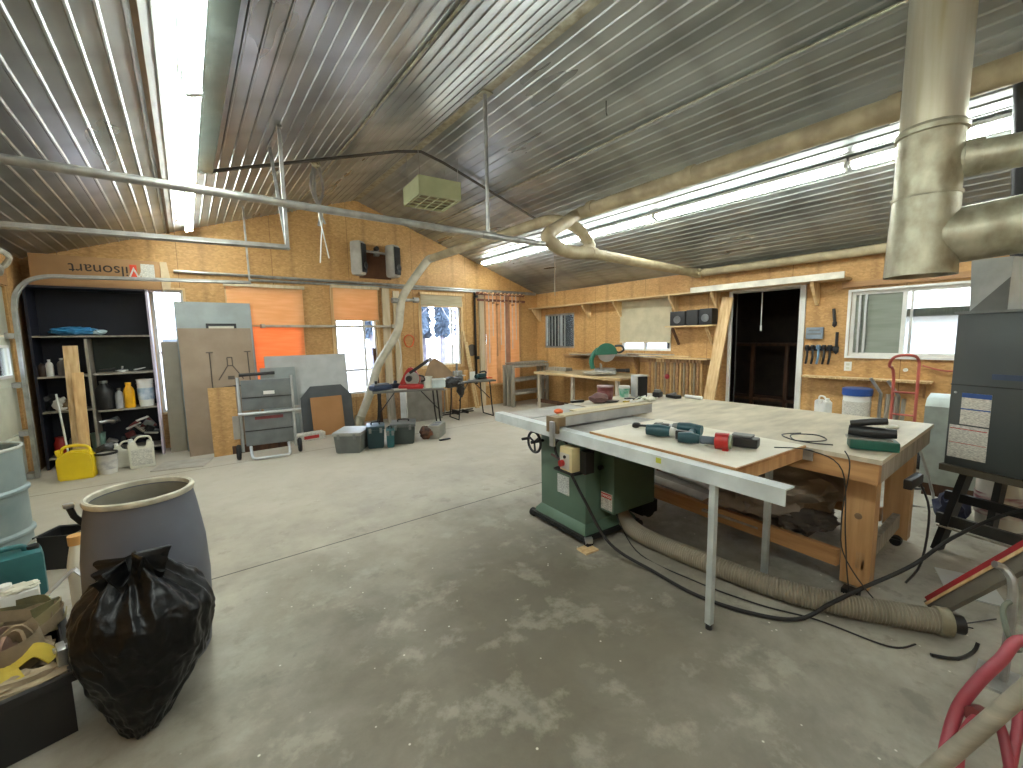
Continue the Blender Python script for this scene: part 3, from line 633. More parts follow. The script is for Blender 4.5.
# gable speakers
t = thing('wall_speaker_bracket', 'steel bar high on the back wall that carries two loudspeakers', 'bracket', (2.95, YG-.10, 3.14))
obj('bar', G().cyl((-.22, 0, 0), (.24, 0, -.02), .022, 10), GALV, t); obj('pan_head', G().cyl((-.02, -.05, .06), (-.02, .03, .06), .04, 12), BLACK, t); obj('mount', G().box((0, .05, 0), (.08, .10, .12)), GALV, t)
def gspk(x, ry, label, m=None):
    t = thing('loudspeaker', label, 'loudspeaker', (x, YG-.20, 2.68), ry, 'two loudspeakers high on the back wall')
    obj('cabinet', G().box((0, 0, .30), (.20, .22, .60), bev=.06), mat('grey_speaker_shell', '#9c968b', .6), t)
    obj('grille', G().box((0, -.115, .30), (.15, .02, .50), bev=.009), SPKM, t); obj('woofer', G().lathe([(.0, 0), (.03, .008), (.058, .02), (.065, .02)], 20, Matrix.Translation((0, -.125, .17)) @ Matrix.Rotation(PI/2, 4, 'X')), BLACK, t)
gspk(2.56, .75, 'left loudspeaker high on the back wall with a pale grey shell'); gspk(3.20, .45, 'right loudspeaker high on the back wall with a dark front')
solo('plywood_patch', G().b2(-.30, .30, -.012, 0, -.25, .25), SPKBR, 'brown square patch on the back wall between the two loudspeakers', 'panel', (2.93, YG-.001, 2.92))

solo('hose_coil', G().tube([(.05*math.sin(i*.9), .28*math.cos(i*.45)*(1-.006*i), .12*math.sin(i*.45)+.012*math.sin(i*2.1)) for i in range(48)], .020, 8, 3), mat('pale_grey_coil', '#a5a296', .6, var=.3), 'pale coiled hose bundle above the garage door in the top left corner', 'hose', (-1.455, 6.70, 2.40))
solo('wood_header', G().b2(-.02, .0, -1.2, 1.3, -.10, .10), W_ORG_Y, 'orange wood header board above the garage door', 'board', (XL+.021, 6.0, 2.31))
# ------------------------------------------------------------------ orange and beige blinds
def blind(name, x0, x1, z0, z1, y, m, label, rail=W_PINE, n=0):
    t = thing(name, label, 'window blind', ((x0+x1)/2, y, z1)); a = (x1-x0)/2; h = z1-z0
    g = G(); N = max(2, int(h/.12))
    for i in range(N): g.b2(-a, a, -.004+(i % 2)*.006, -.001+(i % 2)*.006, -h+i*h/N, -h+(i+1)*h/N+.004)
    obj('fabric', g, m, t); obj('head_rail', G().b2(-a-.03, a+.03, -.03, .02, 0, .05), rail, t); obj('bottom_rail', G().b2(-a, a, -.014, .012, -h-.02, -h), rail, t)
    return t
blind('window_blind', .56, 1.64, 1.80, 2.40, YG-.055, SHADE, 'pale orange blind over the upper half of the window behind the tall grey panels', W_TRIM)
solo('plastic_sheet', G().b2(-.52, .52, 0, .004, -.95, 0), SHADEH, 'vivid orange plastic sheet over the lower half of the window above the light grey sheets', 'plastic sheet', (1.10, YG-.05, 1.80))
blind('window_blind', 2.13, 2.93, 1.90, 2.46, YG-.055, SHADE, 'orange blind pulled down to a third of the middle back window', W_TRIM)
blind('window_blind', 3.80, 4.76, 2.20, 2.42, YG-.055, BLIND, 'beige roller blind rolled up above the unshaded back window with trees behind', W_PINE)
t = thing('window_blind', 'striped orange blind covering the whole window behind the clamp rack', 'window blind', (5.83, YG-.055, 2.47))
for i, k in enumerate((SHADE, SHADE, mat('peach_slat', '#d9a06c', .7), SHADE, W_TAN, SHADE, SHADE)): obj('slat', G().b2(-.47+i*.134, -.47+(i+1)*.134-.006, -.012, .0, -1.98, 0), k if i != 4 else SHADEH if False else mat('mauve_slat', '#a5765b', .7), t)
solo('wall_rail', G().b2(0, 2.32, -.05, 0, -.02, .02, bev=.004).b2(.0, .05, -.14, 0, -.03, .03).b2(2.18, 2.32, -.12, 0, -.035, .035), mat('grey_rail', '#b0a898', .5), 'pale horizontal rail across the back wall above the grey sheets', 'rail', (.98, YG-.06, 1.785))
# clamp rack with bar clamps over the fifth window
t = thing('clamp_rack', 'wooden rail of pegs over the striped orange window that holds bar clamps', 'clamp rack', (5.75, YG-.10, 2.50))
obj('rail', G().b2(-.66, .66, -.03, .0, -.03, .03).b2(-.66, .66, -.06, -.03, -.17, -.12), mat('reddish_brown_rail', '#6d3f2e', .6), t)
for k in range(12): obj('peg', G().cyl((-.6+k*.108, .0, -.01), (-.6+k*.108, -.12, .02), .012, 6), W_PINE, t)
mat('pale_clamp_bar', '#cfc6b6', .5)
for k in range(10):
    L = (1.0, 1.5, .9, 1.35, 1.1, 1.6, .8, 1.2, 1.0, 1.4)[k]; loc = (5.24+k*.108, YG-.20, 2.47)
    t = thing('bar_clamp', '%s bar clamp from the left on the rack over the striped orange window' % ['first', 'second', 'third', 'fourth', 'fifth', 'sixth', 'seventh', 'eighth', 'ninth', 'tenth'][k], 'clamp', loc, 0, 'bar clamps hanging on the rack over the striped window')
    obj('bar', G().b2(-.011, .011, -.004, .004, -L, .03), MATS['pale_clamp_bar'] if k % 3 else W_TAN, t); obj('fixed_jaw', G().b2(-.012, .012, -.07, .01, .0, .035), MATS['reddish_brown_rail'] if k % 3 == 0 else W_TAN, t); obj('sliding_jaw', G().b2(-.013, .013, -.06, .012, -.13-.03*(k % 4), -.10-.03*(k % 4)), W_TAN, t)
solo('sash_clamp', G().b2(-.02, .02, -.02, .01, -1.9, .1).b2(-.03, .03, -.1, 0, -.02, .03).b2(-.03, .03, -.1, 0, -1.35, -1.28), BLACKM, 'long dark sash clamp hanging at the left end of the clamp rack', 'clamp', (5.07, YG-.06, 2.42))
solo('wood_strip', G().beam((0, 0, 0), (-.20, .13, 1.68), .05, .015, (0, 1, 0)).beam((.05, -.02, 0), (-.13, .12, 1.45), .035, .012, (0, 1, 0)), W_PINE_Y, 'pair of pale wood strips leaning on the wall beside the tree window', 'wood strip', (4.98, YG-.17, .0))
solo('saw_blade', G().lathe([(.0, 0), (.125, 0), (.13, .003), (.0, .003)], 40, Matrix.Rotation(PI/2, 4, 'X')), mat('dark_steel_blade', '#5b5550', .45, .6), 'dark round saw blade hanging on the back wall right of the tree window', 'saw blade', (5.0, YG-.012, 1.27))
solo('orange_cord_coil', G().tube([(.10*math.cos(a)*(1+.1*math.sin(3*a)), -.02+.008*math.sin(a*1.3), .12*math.sin(a)) for a in [i*.5 for i in range(40)]], .010, 6, 2), ORANGE, 'coil of orange extension cord hanging beside the tree window', 'cord', (3.52, YG-.03, 1.50))
solo('white_wall_hook', G().tube([(0, 0, .12), (-.03, -.03, 0), (0, -.03, -.12), (.02, -.02, -.4), (-.02, -.01, -.6)], .008, 6, 4), WHITE, 'thin white cable hanging on the back wall below the branch duct bend', 'cable', (3.32, YG-.03, 1.55))

# ------------------------------------------------------------------ dark shelf unit in the left corner
t = thing('shelf_unit', 'tall dark open shelf unit in the left corner beside the garage door', 'shelf unit', (-1.48, 7.55, 0))
Wd, D = 1.13, .40
obj('side_panel', G().b2(0, .025, 0, D, 0, 2.26), NAVY, t); obj('side_panel', G().b2(Wd-.025, Wd, 0, D, 0, 2.26), mat('pale_mauve_edge_board', '#b9aebd', .5), t, 'pale lilac front edge board')
obj('top_panel', G().b2(0, Wd, 0, D, 2.235, 2.26), NAVY, t); obj('back_panel', G().b2(.025, Wd-.025, D-.01, D, 0, 2.235), NAVY, t)
for z, a, b in ((1.655, 0, Wd), (1.155, 0, .49), (1.165, .49, Wd), (.72, 0, .49), (.685, .49, Wd), (.14, 0, Wd)): obj('shelf', G().b2(a+.025, b-.025, .005, D-.01, z-.02, z), W_GREY, t)
obj('divider', G().b2(.465, .49, .005, D-.01, .14, 1.615), W_GREY, t); obj('compartment_back', G().b2(.49, Wd-.025, D-.02, D-.01, 1.17, 1.615), DGREEN, t)
# cardboard box on top
t = thing('cardboard_box', 'long flat cardboard box lying upside down on top of the dark shelf unit', 'cardboard box', (-.79, 7.57, 2.262))
obj('carton', G().b2(-.61, .60, 0, .33, 0, .375, bev=.004), CARD, t); obj('end_flap', G().prism([(0, 0), (.08, .0), (.10, .12), (.07, .375), (.0, .375)], .006, Matrix.Translation((.605, -.004, .0)) @ Matrix.Rotation(PI/2, 4, 'X')), mat('pale_cardboard_flap', '#c3ae8c', .75), t)
Mx = face_minus_y(.06, -.003, .20, PI)
text_obj('lettering', 'ilsonart', .185, INK, face_minus_y(.0, -.003, .225, PI), t, label='dark brown upside down letters')
text_obj('lettering', 'W', .20, PAPER, face_minus_y(.375, -.007, .22, PI), t, label='white upside down capital W in a red mark')
obj('red_mark', G().b2(.29, .36, -.005, -.001, .13, .31), mat('orange_red_print', '#d9431f', .6), t); obj('sticker', G().b2(.40, .54, -.004, -.001, .12, .33), PAPER, t)

def bottle(name, x, y, z, r, h, m, label, cat='bottle', cap=WHITE, neck=.3, sq=False, group='bottles and tubs on the dark shelves', lab=None, capl=None):
    t = thing(name, label, cat, (x, y, z), 0, group)
    obj('body', G().lathe([(0, 0), (r*.92, 0), (r, h*.03), (r, h*.66), (r*.8, h*.78), (r*neck, h*.88), (r*neck, h*.93), (0, h*.93)], 18), m, t)
    obj('cap', G().lathe([(0, h*.90), (r*(neck+.1), h*.90), (r*(neck+.1), h), (0, h)], 14), cap, t)
    if lab: obj('label', G().lathe([(r+.001, h*.15), (r+.002, h*.15), (r+.002, h*.52), (r+.001, h*.52)], 18), lab, t)
    return t
def tub(name, x, y, z, r, h, m, label, cat='bucket', lid=None, lab=None, bail=True, group=None, open_=False, inner=None, taper=.86):
    t = thing(name, label, cat, (x, y, z), 0, group)
    if lid: obj('body', G().lathe([(0, 0), (r*taper, 0), (r*.98, h*.9), (0, h*.9)], 24), m, t); obj('lid', G().lathe([(0, h*.9), (r*1.04, h*.9), (r*1.05, h*.93), (r*1.05, h), (r*.9, h), (r*.88, h*.97), (0, h*.97)], 24), lid, t)
    else: obj('body', G().lathe([(0, .004), (r*taper, 0), (r*.98, h*.97), (r*1.03, h*.97), (r*1.03, h), (r*.95, h), (r*taper*.95, .01), (0, .01)], 24), m, t)
    if lab: obj('label', G().lathe([(r*.945, h*.25), (r*.955, h*.25), (r*.998, h*.68), (r*.99, h*.68)], 24), lab, t)
    if bail: obj('handle', G().tube([(r*math.cos(a)*1.03, -.02-r*.5*math.sin(a), h*.86-r*.25*math.sin(a)) for a in [i*PI/10 for i in range(11)]], .003, 6), STEEL, t)
    return t
y = 7.66
bottle('spray_bottle', -1.36, y, 1.155, .036, .21, WHITE, 'slim white bottle on the left second shelf of the dark unit')
bottle('dark_bottle', -1.43, y, 1.155, .042, .17, mat('dark_amber', '#3a2b20', .3), 'dark squat bottle in the corner left of the slim white bottle', cap=BLACK)
bottle('clear_bottle', -1.26, y+.04, 1.155, .042, .22, mat('smoky_plastic', '#77716a', .35), 'smoky grey bottle right of the slim white bottle on the second shelf', cap=WHITE)
bottle('clear_bottle', -1.17, y, 1.155, .04, .15, mat('smoky_brown_plastic', '#6b5c48', .35), 'short brownish bottle nearest the leaning planks on the second shelf', cap=GREYP)
t = thing('antifreeze_jug', 'big black jug on the third shelf right of the divider', 'jug', (-.90, y+.03, .685), 0, 'bottles and tubs on the dark shelves')
obj('body', G().lathe([(0, 0), (.095, 0), (.10, .02), (.10, .22), (.085, .28), (.04, .33), (.035, .35), (0, .35)], 20), BLACK, t); obj('cap', G().lathe([(0, .345), (.042, .345), (.042, .375), (0, .375)], 14), GREYP, t)
bottle('spray_bottle', -.755, y-.01, .685, .046, .27, mat('silver_grey_plastic', '#a9adb3', .4), 'silver grey bottle between the black jug and the yellow bottle', cap=GREYP)
bottle('oil_bottle', -.655, y-.02, .685, .058, .34, YEL2, 'bright yellow oil bottle on the third shelf', cap=YEL2, neck=.45)
tub('paint_bucket', -.485, y+.02, .687, .092, .37, WHITE, 'white bucket with a blue label on the right end of the third shelf', lab=mat('blue_paint_label', '#5d84a8', .5, col2='#c9d3da', scale=9), group=None)
t = thing('plastic_bag', 'blue plastic wrapped bundle on the top shelf of the dark unit', 'bag', (-1.10, 7.72, 1.657))
obj('bundle', G().blob((0, 0, .055), (.23, .10, .055), .25, 2.5, 4, 4, 0, .2), BLUE, t); obj('pale_end', G().blob((.22, -.02, .045), (.075, .06, .035), .3, 2.5, 9, 3, 0, .2), mat('pale_blue_film', '#9db4bb', .4), t)
def clutter(name, x, y, z, s, m, label, seed, cat='clutter', flat=.6):
    return solo(name, G().blob((0, 0, s*flat*.8), (s, s*.8, s*flat), .35, 2.3, seed, 3, 0, .3), m, label, cat, (x, y, z), 0)
clutter('rag', -1.22, 7.70, .722, .13, CANVAS, 'tan crumpled rag on the third shelf left of the leaning planks', 4, 'rag')
clutter('plastic_pouch', -1.30, 7.66, .722, .08, WHITE, 'small white pouch resting by the tan rag on the third shelf', 5, 'pouch', 1.1)
clutter('dark_bag', -1.40, 7.76, .722, .09, BLACK, 'black bag at the left end of the third shelf', 6, 'bag', 1.2)
solo('trigger_tool', G().tube([(0, 0, .03), (.08, 0, .035), (.16, .01, .05)], .018, 8), BLACK, 'small dark tool lying on the green backed shelf at the left', 'tool', (-.92, 7.66, 1.166))
solo('small_clamp', G().blob((0, 0, .02), (.07, .05, .02), .3, 3, 1, 2).cyl((0, 0, .02), (.01, 0, .08), .01, 8), GALV, 'small grey metal fitting in the middle of the green backed shelf', 'fitting', (-.70, 7.66, 1.166))
solo('caulk_tube', G().tube([(0, 0, .02), (.12, .03, .05)], [.014, .005], 8), GALV, 'grey nozzle tube at the right of the green backed shelf', 'tube', (-.58, 7.66, 1.166))
bottle('red_can', -1.36, 7.68, .142, .06, .24, RED, 'red can low on the bottom shelf beside the garage door track', cat='can', cap=RED, neck=.7)
bottle('grey_jar', -1.22, 7.72, .142, .07, .26, GREYP, 'grey jar on the bottom shelf behind the yellow can', cap=BLACK)
tub('green_pail', -1.02+.15-.14, 7.70, .142, .075, .24, mat('sea_green_plastic', '#6f8f83', .5), 'sea green pail behind the foot of the leaning planks', bail=False)
# heap of metal scrap in the lower right bay
jr = random.Random(5)
cols = [GREYP, GALV, BLACKM, MAROON, WHITE, STEEL, CHAR, W_GREY]
wds = ['black', 'silver', 'rusty', 'maroon', 'white', 'bright', 'charcoal', 'grey']
for k in range(15):
    x = -.93+.50*jr.random(); yy = 7.56+.15*jr.random(); z = .22+.065*(k % 5)+.02*jr.random(); a = jr.random()*PI; L = .08+.10*jr.random()
    c = cols[k % 8]; dx, dz = math.cos(a)*L/2, abs(math.sin(a))*L*.35
    if k % 3 == 0: g = G().tube([(-dx, 0, -dz), (0, .02, .01), (dx, 0, dz)], .022, 8, 3)
    elif k % 3 == 1: g = G().beam((-dx, -.02, -dz), (dx, .02, dz), .05, .02, bev=.004)
    else: g = G().box((0, 0, 0), (.10, .05, .07), a, .5, .4, .008)
    solo('scrap_part', g, c, '%s %s in the scrap heap low in the dark shelf unit' % (wds[k % 8], ('bent tube', 'flat strip', 'small block')[k % 3]), 'scrap', (x, yy, z+.03), 0, 'scrap parts heaped in the lower right shelf bay')
solo('machine_guard', G().prism([(-.09, 0), (.09, 0), (.01, .13)], .12, Matrix.Rotation(PI/2, 4, 'X')), MAROON, 'maroon triangular guard on top of the scrap heap in the shelf', 'guard', (-.50, 7.78, .40))

def lean_board(name, x0, x1, yb, yt, h, th, m, label, cat='board', extra=None):
    """board standing on the floor at yb with its top resting back at yt"""
    t = thing(name, label, cat, ((x0+x1)/2, yb, 0)); a = math.atan2(yt-yb, h); L = math.hypot(h, yt-yb); wd = (x1-x0)/2
    M = Matrix.Rotation(-a, 4, 'X')
    def place(g): bmesh.ops.transform(g.b, matrix=M, verts=g.b.verts); return g
    obj('panel', place(G().b2(-wd, wd, 0, th, 0, L)), m, t)
    if extra: extra(t, place, wd, L)
    return t
# planks leaning in front of the shelf unit
lean_board('leaning_plank', -1.20, -1.07, 7.28, 7.50, 1.53, .03, W_PINE, 'taller pale plank leaning against the dark shelves', 'plank')
lean_board('leaning_plank', -1.135, -1.035, 7.22, 7.40, 1.20, .03, wood('fresh_pine_board', '#d8b47e', '#bf9560', (14, 14, 1)), 'shorter knotty plank leaning in front of the taller one at the dark shelves', 'plank')
solo('white_stick', G().cyl((0, 0, 0), (-.07, .14, .95), .010, 8), WHITE, 'thin white stick leaning behind the yellow fuel can', 'stick', (-1.22, 7.26, .0))

# yellow fuel can, pail, jugs
t = thing('fuel_can', 'yellow plastic fuel can with a moulded handle on the floor by the shelves', 'fuel can', (-1.105, 6.86, 0), -.15)
t.scale = (.84, .84, 1.06)
g = G(); g.prism([(-.185, 0), (.185, 0), (.19, .20), (.175, .27), (.10, .305), (-.02, .325), (-.12, .29), (-.18, .25), (-.19, .20)], .17, Matrix.Translation((0, .085, 0)) @ Matrix.Rotation(PI/2, 4, 'X'))
bmesh.ops.bevel(g.b, geom=list(g.b.edges), offset=.016, segments=3, affect='EDGES')
obj('body', g, YEL, t); obj('handle', G().tube([(-.14, 0, .27), (-.13, 0, .335), (-.07, 0, .365), (.06, 0, .360), (.14, 0, .33), (.16, 0, .26)], .017, 10, 4), YEL, t)
obj('spout_cap', G().cyl((-.155, 0, .24), (-.185, 0, .33), .028, 14), YEL, t)
t = tub('pail', -.86, 6.90, 0, .10, .245, mat('dusty_white_pail', '#bdbab3', .5), 'small dusty white pail with a dark rim beside the yellow fuel can', 'pail', lab=mat('faded_grey_print', '#9d9c9b', .6, col2='#c5c3be', scale=14))
obj('dark_rim', G().lathe([(.098, .235), (.108, .235), (.108, .262), (.098, .262)], 24), BLACK, t)
clutter('black_bag', -.86, 7.20, .0, .17, BLACK, 'black crumpled bag on the floor behind the small white pail', 12, 'bag', .95)
def jug(name, loc, s, label, rz=0, m=TRANSL):
    t = thing(name, label, 'jug', loc, rz)
    g = G(); g.prism([(-.12, 0), (.12, 0), (.12, .30), (.06, .33), (.045, .25), (-.03, .26), (-.055, .34), (-.12, .30)], .12, Matrix.Translation((0, .06, 0)) @ Matrix.Rotation(PI/2, 4, 'X'))
    bmesh.ops.scale(g.b, vec=(s, s, s), verts=g.b.verts); bmesh.ops.bevel(g.b, geom=list(g.b.edges), offset=.010*s, segments=2, affect='EDGES'); obj('body', g, m, t)
    obj('handle', G().tube([(-.055*s, 0, .33*s), (-.01*s, 0, .375*s), (.08*s, 0, .37*s), (.10*s, 0, .31*s)], .013*s, 8, 4), m, t); obj('cap', G().cyl((-.09*s, 0, .31*s), (-.09*s, 0, .36*s), .024*s, 12), WHITE, t)
    return t
jug('plastic_jug', (-.71, 7.12, 0), .85, 'milky jug standing half hidden behind the labelled jug near the shelf')
t = jug('plastic_jug', (-.545, 6.96, 0), 1.02, 'pale square jug with a paper label in front of the scrap shelf', .08)
obj('label', G().b2(-.10, .10, -.072, -.069, .04, .24), PAPER, t)
solo('floor_board', G().b2(-.27, .27, -.21, .21, 0, .012), mat('dusty_floor_board', '#a39c90', .6), 'thin pale board lying flat on the floor in front of the leaning panels', 'board', (-.14, 6.72, .001), -.3)

# ------------------------------------------------------------------ leaning panels
lean_board('leaning_board', -.28, -.08, 7.60, 7.88, 1.56, .02, TAUPE, 'narrow greige board leaning at the left end of the tall panels')
def g_extra(t, place, wd, L):
    obj('bracket', place(G().b2(-.12, .26, -.03, -.008, L-.36, L-.33).b2(-.12, -.09, -.03, -.008, L-.46, L-.33).b2(.23, .26, -.03, -.008, L-.46, L-.33)), BLACKM, t)
    obj('vent_opening', place(G().b2(-.08, .22, -.012, -.001, L-.46, L-.38)), mat('dark_slot', '#2b2b24', .7), t); obj('tag', place(G().b2(-.09, .23, -.02, -.004, L-.40, L-.37)), CREAM, t)
lean_board('leaning_board', -.09, .86, 7.50, 7.90, 2.14, .02, BLUEGREY, 'tallest blue grey panel leaning behind the brown board', 'board', g_extra)
def b_extra(t, place, wd, L):
    g = G()
    for a, b in (((-.10, .90), (-.10, 1.42)), ((.36, .95), (.36, 1.42)), ((-.02, 1.02), (.10, 1.22)), ((.28, 1.02), (.16, 1.22)), ((.10, 1.22), (.16, 1.22)), ((.10, 1.34), (.16, 1.34)), ((.10, 1.34), (.10, 1.22)), ((.16, 1.34), (.16, 1.22)), ((-.14, 1.42), (-.06, 1.42)), ((.32, 1.42), (.40, 1.42))):
        g.tube([(a[0], -.004, a[1]), (b[0], -.004, b[1])], .007, 5)
    g.b2(.09, .17, -.006, -.001, 1.02, 1.07)
    obj('routed_mark', place(g), mat('dark_pencil_lines', '#4d4238', .7), t)
    obj('cable_loop', place(G().tube([(.34, -.02, .86), (.30, -.03, .92), (-.02, -.03, .90), (-.13, -.03, .86), (-.14, -.03, .70), (-.06, -.03, .60), (.02, -.03, .58)], .011, 8, 4)), RUBBER, t)
lean_board('brown_board', -.07, .79, 7.13, 7.44, 1.74, .02, BROWNB, 'large brown board with dark routed marks leaning in front of the grey panel', 'board', b_extra)
lean_board('strand_board_offcut', .19, .50, 6.88, 7.06, .92, .015, OSB_X, 'orange strand board offcut leaning between the brown board and the tool cart', 'board')
solo('low_plank', G().b2(-.35, .35, -.02, .0, 0, .11), W_DARK, 'low brown plank on edge behind the folding tool cart', 'plank', (.75, 6.90, .001))
lean_board('grey_sheet', .98, 2.24, 7.60, 7.80, 1.30, .012, LGREY, 'light grey sheet leaning under the orange plastic window', 'sheet')
lean_board('grey_sheet', .90, 1.40, 7.56, 7.72, 1.12, .012, BLUEGREY, 'short blue grey sheet at the left edge of the light grey sheet', 'sheet')
t = thing('octagon_board', 'charcoal board with clipped corners leaning on the light grey sheet', 'board', (1.80, 7.38, 0))
M = Matrix.Rotation(-.12, 4, 'X'); g = G(); g.prism([(-.40, 0), (.40, 0), (.40, .62), (.24, .80), (-.24, .80), (-.40, .62)], .02, Matrix.Rotation(PI/2, 4, 'X')); bmesh.ops.transform(g.b, matrix=M, verts=g.b.verts); obj('panel', g, CHAR, t)
lean_board('leaning_board', 1.53, 2.02, 7.26, 7.38, .62, .015, mat('caramel_board', '#a57748', .6, col2='#9a6c3e', scale=3), 'caramel coloured board in front of the charcoal clipped corner board', 'board')
t = thing('flat_carton', 'low white and red printed carton on the floor by the tool cart', 'carton', (1.42, 7.10, 0), .1)
obj('carton', G().b2(-.25, .22, -.09, .09, 0, .11, bev=.004), PAPER, t); obj('red_print', G().b2(-.10, .12, -.094, -.0905, .03, .08), PAPERR, t)

# folding tool cart
t = thing('tool_cart', 'folded grey and silver wheeled saw stand in front of the brown board', 'cart', (.80, 6.44, 0), -.12)
M = Matrix.Rotation(-.06, 4, 'X')
def tp(g): bmesh.ops.transform(g.b, matrix=M, verts=g.b.verts); return g
obj('upper_panel', tp(G().b2(-.28, .30, -.02, .03, .64, 1.04, bev=.01)), mat('mid_grey_cart_panel', '#666a69', .5), t)
obj('lower_panel', tp(G().b2(-.27, .29, -.02, .03, .17, .58, bev=.01)), MATS['mid_grey_cart_panel'], t)
obj('seam_strip', tp(G().b2(-.28, .30, -.028, -.02, .80, .812).b2(-.27, .29, -.028, -.02, .36, .372)), BLACK, t); obj('sticker', tp(G().b2(-.03, .10, -.026, -.021, .84, .885)), WHITE, t); obj('red_strip', tp(G().b2(-.15, .18, -.026, -.02, .51, .55)), MAROON, t)
for s in (-1, 1): obj('frame_rail', tp(G().cyl((s*.31+.0, 0, .10), (s*.31, 0, 1.08), .019, 10)), ALU, t)
obj('cross_rail', tp(G().cyl((-.33, -.05, .60), (.40, -.05, .60), .02, 10)), ALU, t); obj('top_bar', tp(G().cyl((-.29, -.01, 1.11), (.12, -.01, 1.12), .022, 10)), BLACK, t)
obj('foot_loop', tp(G().tube([(-.22, -.02, .16), (-.20, -.14, .03), (-.10, -.18, .02), (.12, -.18, .02), (.22, -.14, .03), (.22, -.02, .16)], .018, 10, 4)), ALU, t)
for s in (-1, 1):
    wh = obj('wheel', G().tube([(s*.33+.03*s, .02+.075*math.cos(a), .10+.075*math.sin(a)) for a in [i*PI/10 for i in range(20)]], .026, 8, closed=True), RUBBER, t); obj('hub', G().cyl((s*.33+.01*s, .02, .10), (s*.33+.05*s, .02, .10), .05, 14), GREYP, wh)
obj('bracket', tp(G().b2(-.40, -.33, -.03, .0, .28, .58)), STEEL, t); obj('bracket', tp(G().b2(.33, .40, -.05, -.0, .55, .66)), STEEL, t)

# ------------------------------------------------------------------ tool cases on the floor
def tool_box(loc, rz, w_, d, h, bm_, lm, label, handle=True, group=None, name='toolbox'):
    t = thing(name, label, 'toolbox', loc, rz, group)
    g = G(); vs = bmesh.ops.create_cube(g.b, size=1, matrix=Matrix.Translation((0, 0, h*.42)) @ Matrix.Diagonal((w_, d, h*.84, 1)))['verts']
    for v in vs:
        if v.co.z < .01: v.co.x *= .9; v.co.y *= .9
    bmesh.ops.bevel(g.b, geom=list(g.b.edges), offset=.012, segments=2, affect='EDGES'); obj('body', g, bm_, t)
    obj('lid', G().box((0, 0, h*.90), (w_*1.07, d*1.07, h*.16), bev=.012), lm, t)
    if handle: obj('handle', G().tube([(-w_*.22, 0, h*.96), (-w_*.2, 0, h*1.08), (w_*.2, 0, h*1.08), (w_*.22, 0, h*.96)], .010, 8, 3), BLACK, t)
    for s in (-1, 1): obj('latch', G().box((s*w_*.3, -d*.545, h*.80), (.035, .012, .07), bev=.003), GREYP, t)
    return t
tool_box((1.76, 6.02, 0), -.62, .36, .44, .30, mat('slate_grey_tote', '#5f625e', .5), mat('pale_grey_tote_lid', '#8d8e88', .5), 'large grey lidded tote standing leftmost among the floor tool cases', False, name='storage_tote')
tool_box((2.08, 5.98, 0), -.35, .24, .30, .33, DTEAL, DTEAL, 'dark teal tool case directly right of the grey tote', True)
tool_box((2.245, 5.85, 0), -.35, .11, .22, .27, TEAL, TEAL, 'narrow bright teal case wedged between the darker cases', True)
tool_box((2.50, 5.97, 0), -.45, .34, .36, .32, mat('dark_green_grey_case', '#333c3a', .5), mat('grey_lid_plastic', '#5a5d5b', .5), 'wide dark toolbox with a grey lid right of the teal cases', True)
solo('brown_motor', G().blob((0, 0, .10), (.10, .08, .10), .3, 2.5, 8, 3, 0, .3).cyl((-.05, 0, .06), (.06, -.1, .10), .035, 12), mat('rusty_brown', '#7b4a2c', .7, col2='#3d2a20', scale=8), 'rusty brown lump of machinery between the toolbox and the cement block', 'machine part', (2.84, 5.92, 0))
t = thing('cement_block', 'grey hollow cement block on the floor at the right of the tool cases', 'block', (3.06, 5.98, 0), -.75)
obj('block', G().b2(-.09, .09, -.20, .20, 0, .20, bev=.006), CEMENT, t); obj('hollow', G().b2(-.05, .05, -.15, -.02, .196, .2015).b2(-.05, .05, .02, .15, .196, .2015), CHAR, t)
solo('flat_black_tool', G().box((0, 0, .012), (.18, .05, .02), bev=.006), BLACK, 'small flat dark tool on the floor in front of the cement block', 'tool', (3.02, 5.66, 0))

# ------------------------------------------------------------------ miter saw builder
def miter_saw(loc, rz, s, body, label, blade_up=True, group=None):
    t = thing('miter_saw', label, 'miter saw', loc, rz, group)
    obj('base', G().box((0, 0, .035*s), (.42*s, .30*s, .06*s), bev=.012).cyl((0, 0, .06*s), (0, 0, .085*s), .16*s, 24), GALV, t)
    obj('fence', G().b2(-.22*s, -.04*s, .05*s, .07*s, .07*s, .15*s).b2(.04*s, .22*s, .05*s, .07*s, .07*s, .15*s), STEEL, t)
    obj('table_arm', G().b2(-.035*s, .035*s, -.30*s, -.1*s, .03*s, .075*s, bev=.008).cyl((0, -.30*s, .05*s), (0, -.36*s, .05*s), .03*s, 12), BLACK, t)
    obj('pivot_arm', G().tube([(0, .18*s, .08*s), (0, .20*s, .22*s), (.02*s, .12*s, .36*s), (.02*s, .0, .38*s)], .036*s, 10, 4), body, t)
    gd = G().prism([(.155*s*math.cos(a), .155*s*math.sin(a)) for a in [i*PI/14-.15 for i in range(16)]], .05*s, Matrix.Translation((-.045*s, -.02*s, .31*s)) @ Matrix.Rotation(PI/2, 4, 'Z') @ Matrix.Rotation(PI/2, 4, 'X'))
    bl = obj('blade_guard', gd, body, t)
    obj('blade', G().lathe([(.0, 0), (.128*s, 0), (.128*s, .003), (0, .003)], 36, Matrix.Translation((-.02*s, -.02*s, .31*s)) @ Matrix.Rotation(PI/2, 4, 'Y')), STEEL, t)
    obj('motor', G().cyl((.02*s, -.02*s, .33*s), (.17*s, -.01*s, .34*s), .058*s, 16), BLACK, t)
    obj('handle', G().tube([(0, -.14*s, .42*s), (0, -.24*s, .42*s), (0, -.27*s, .36*s), (0, -.20*s, .32*s), (0, -.12*s, .36*s)], .016*s, 8, 4), BLACK, t)
    return t
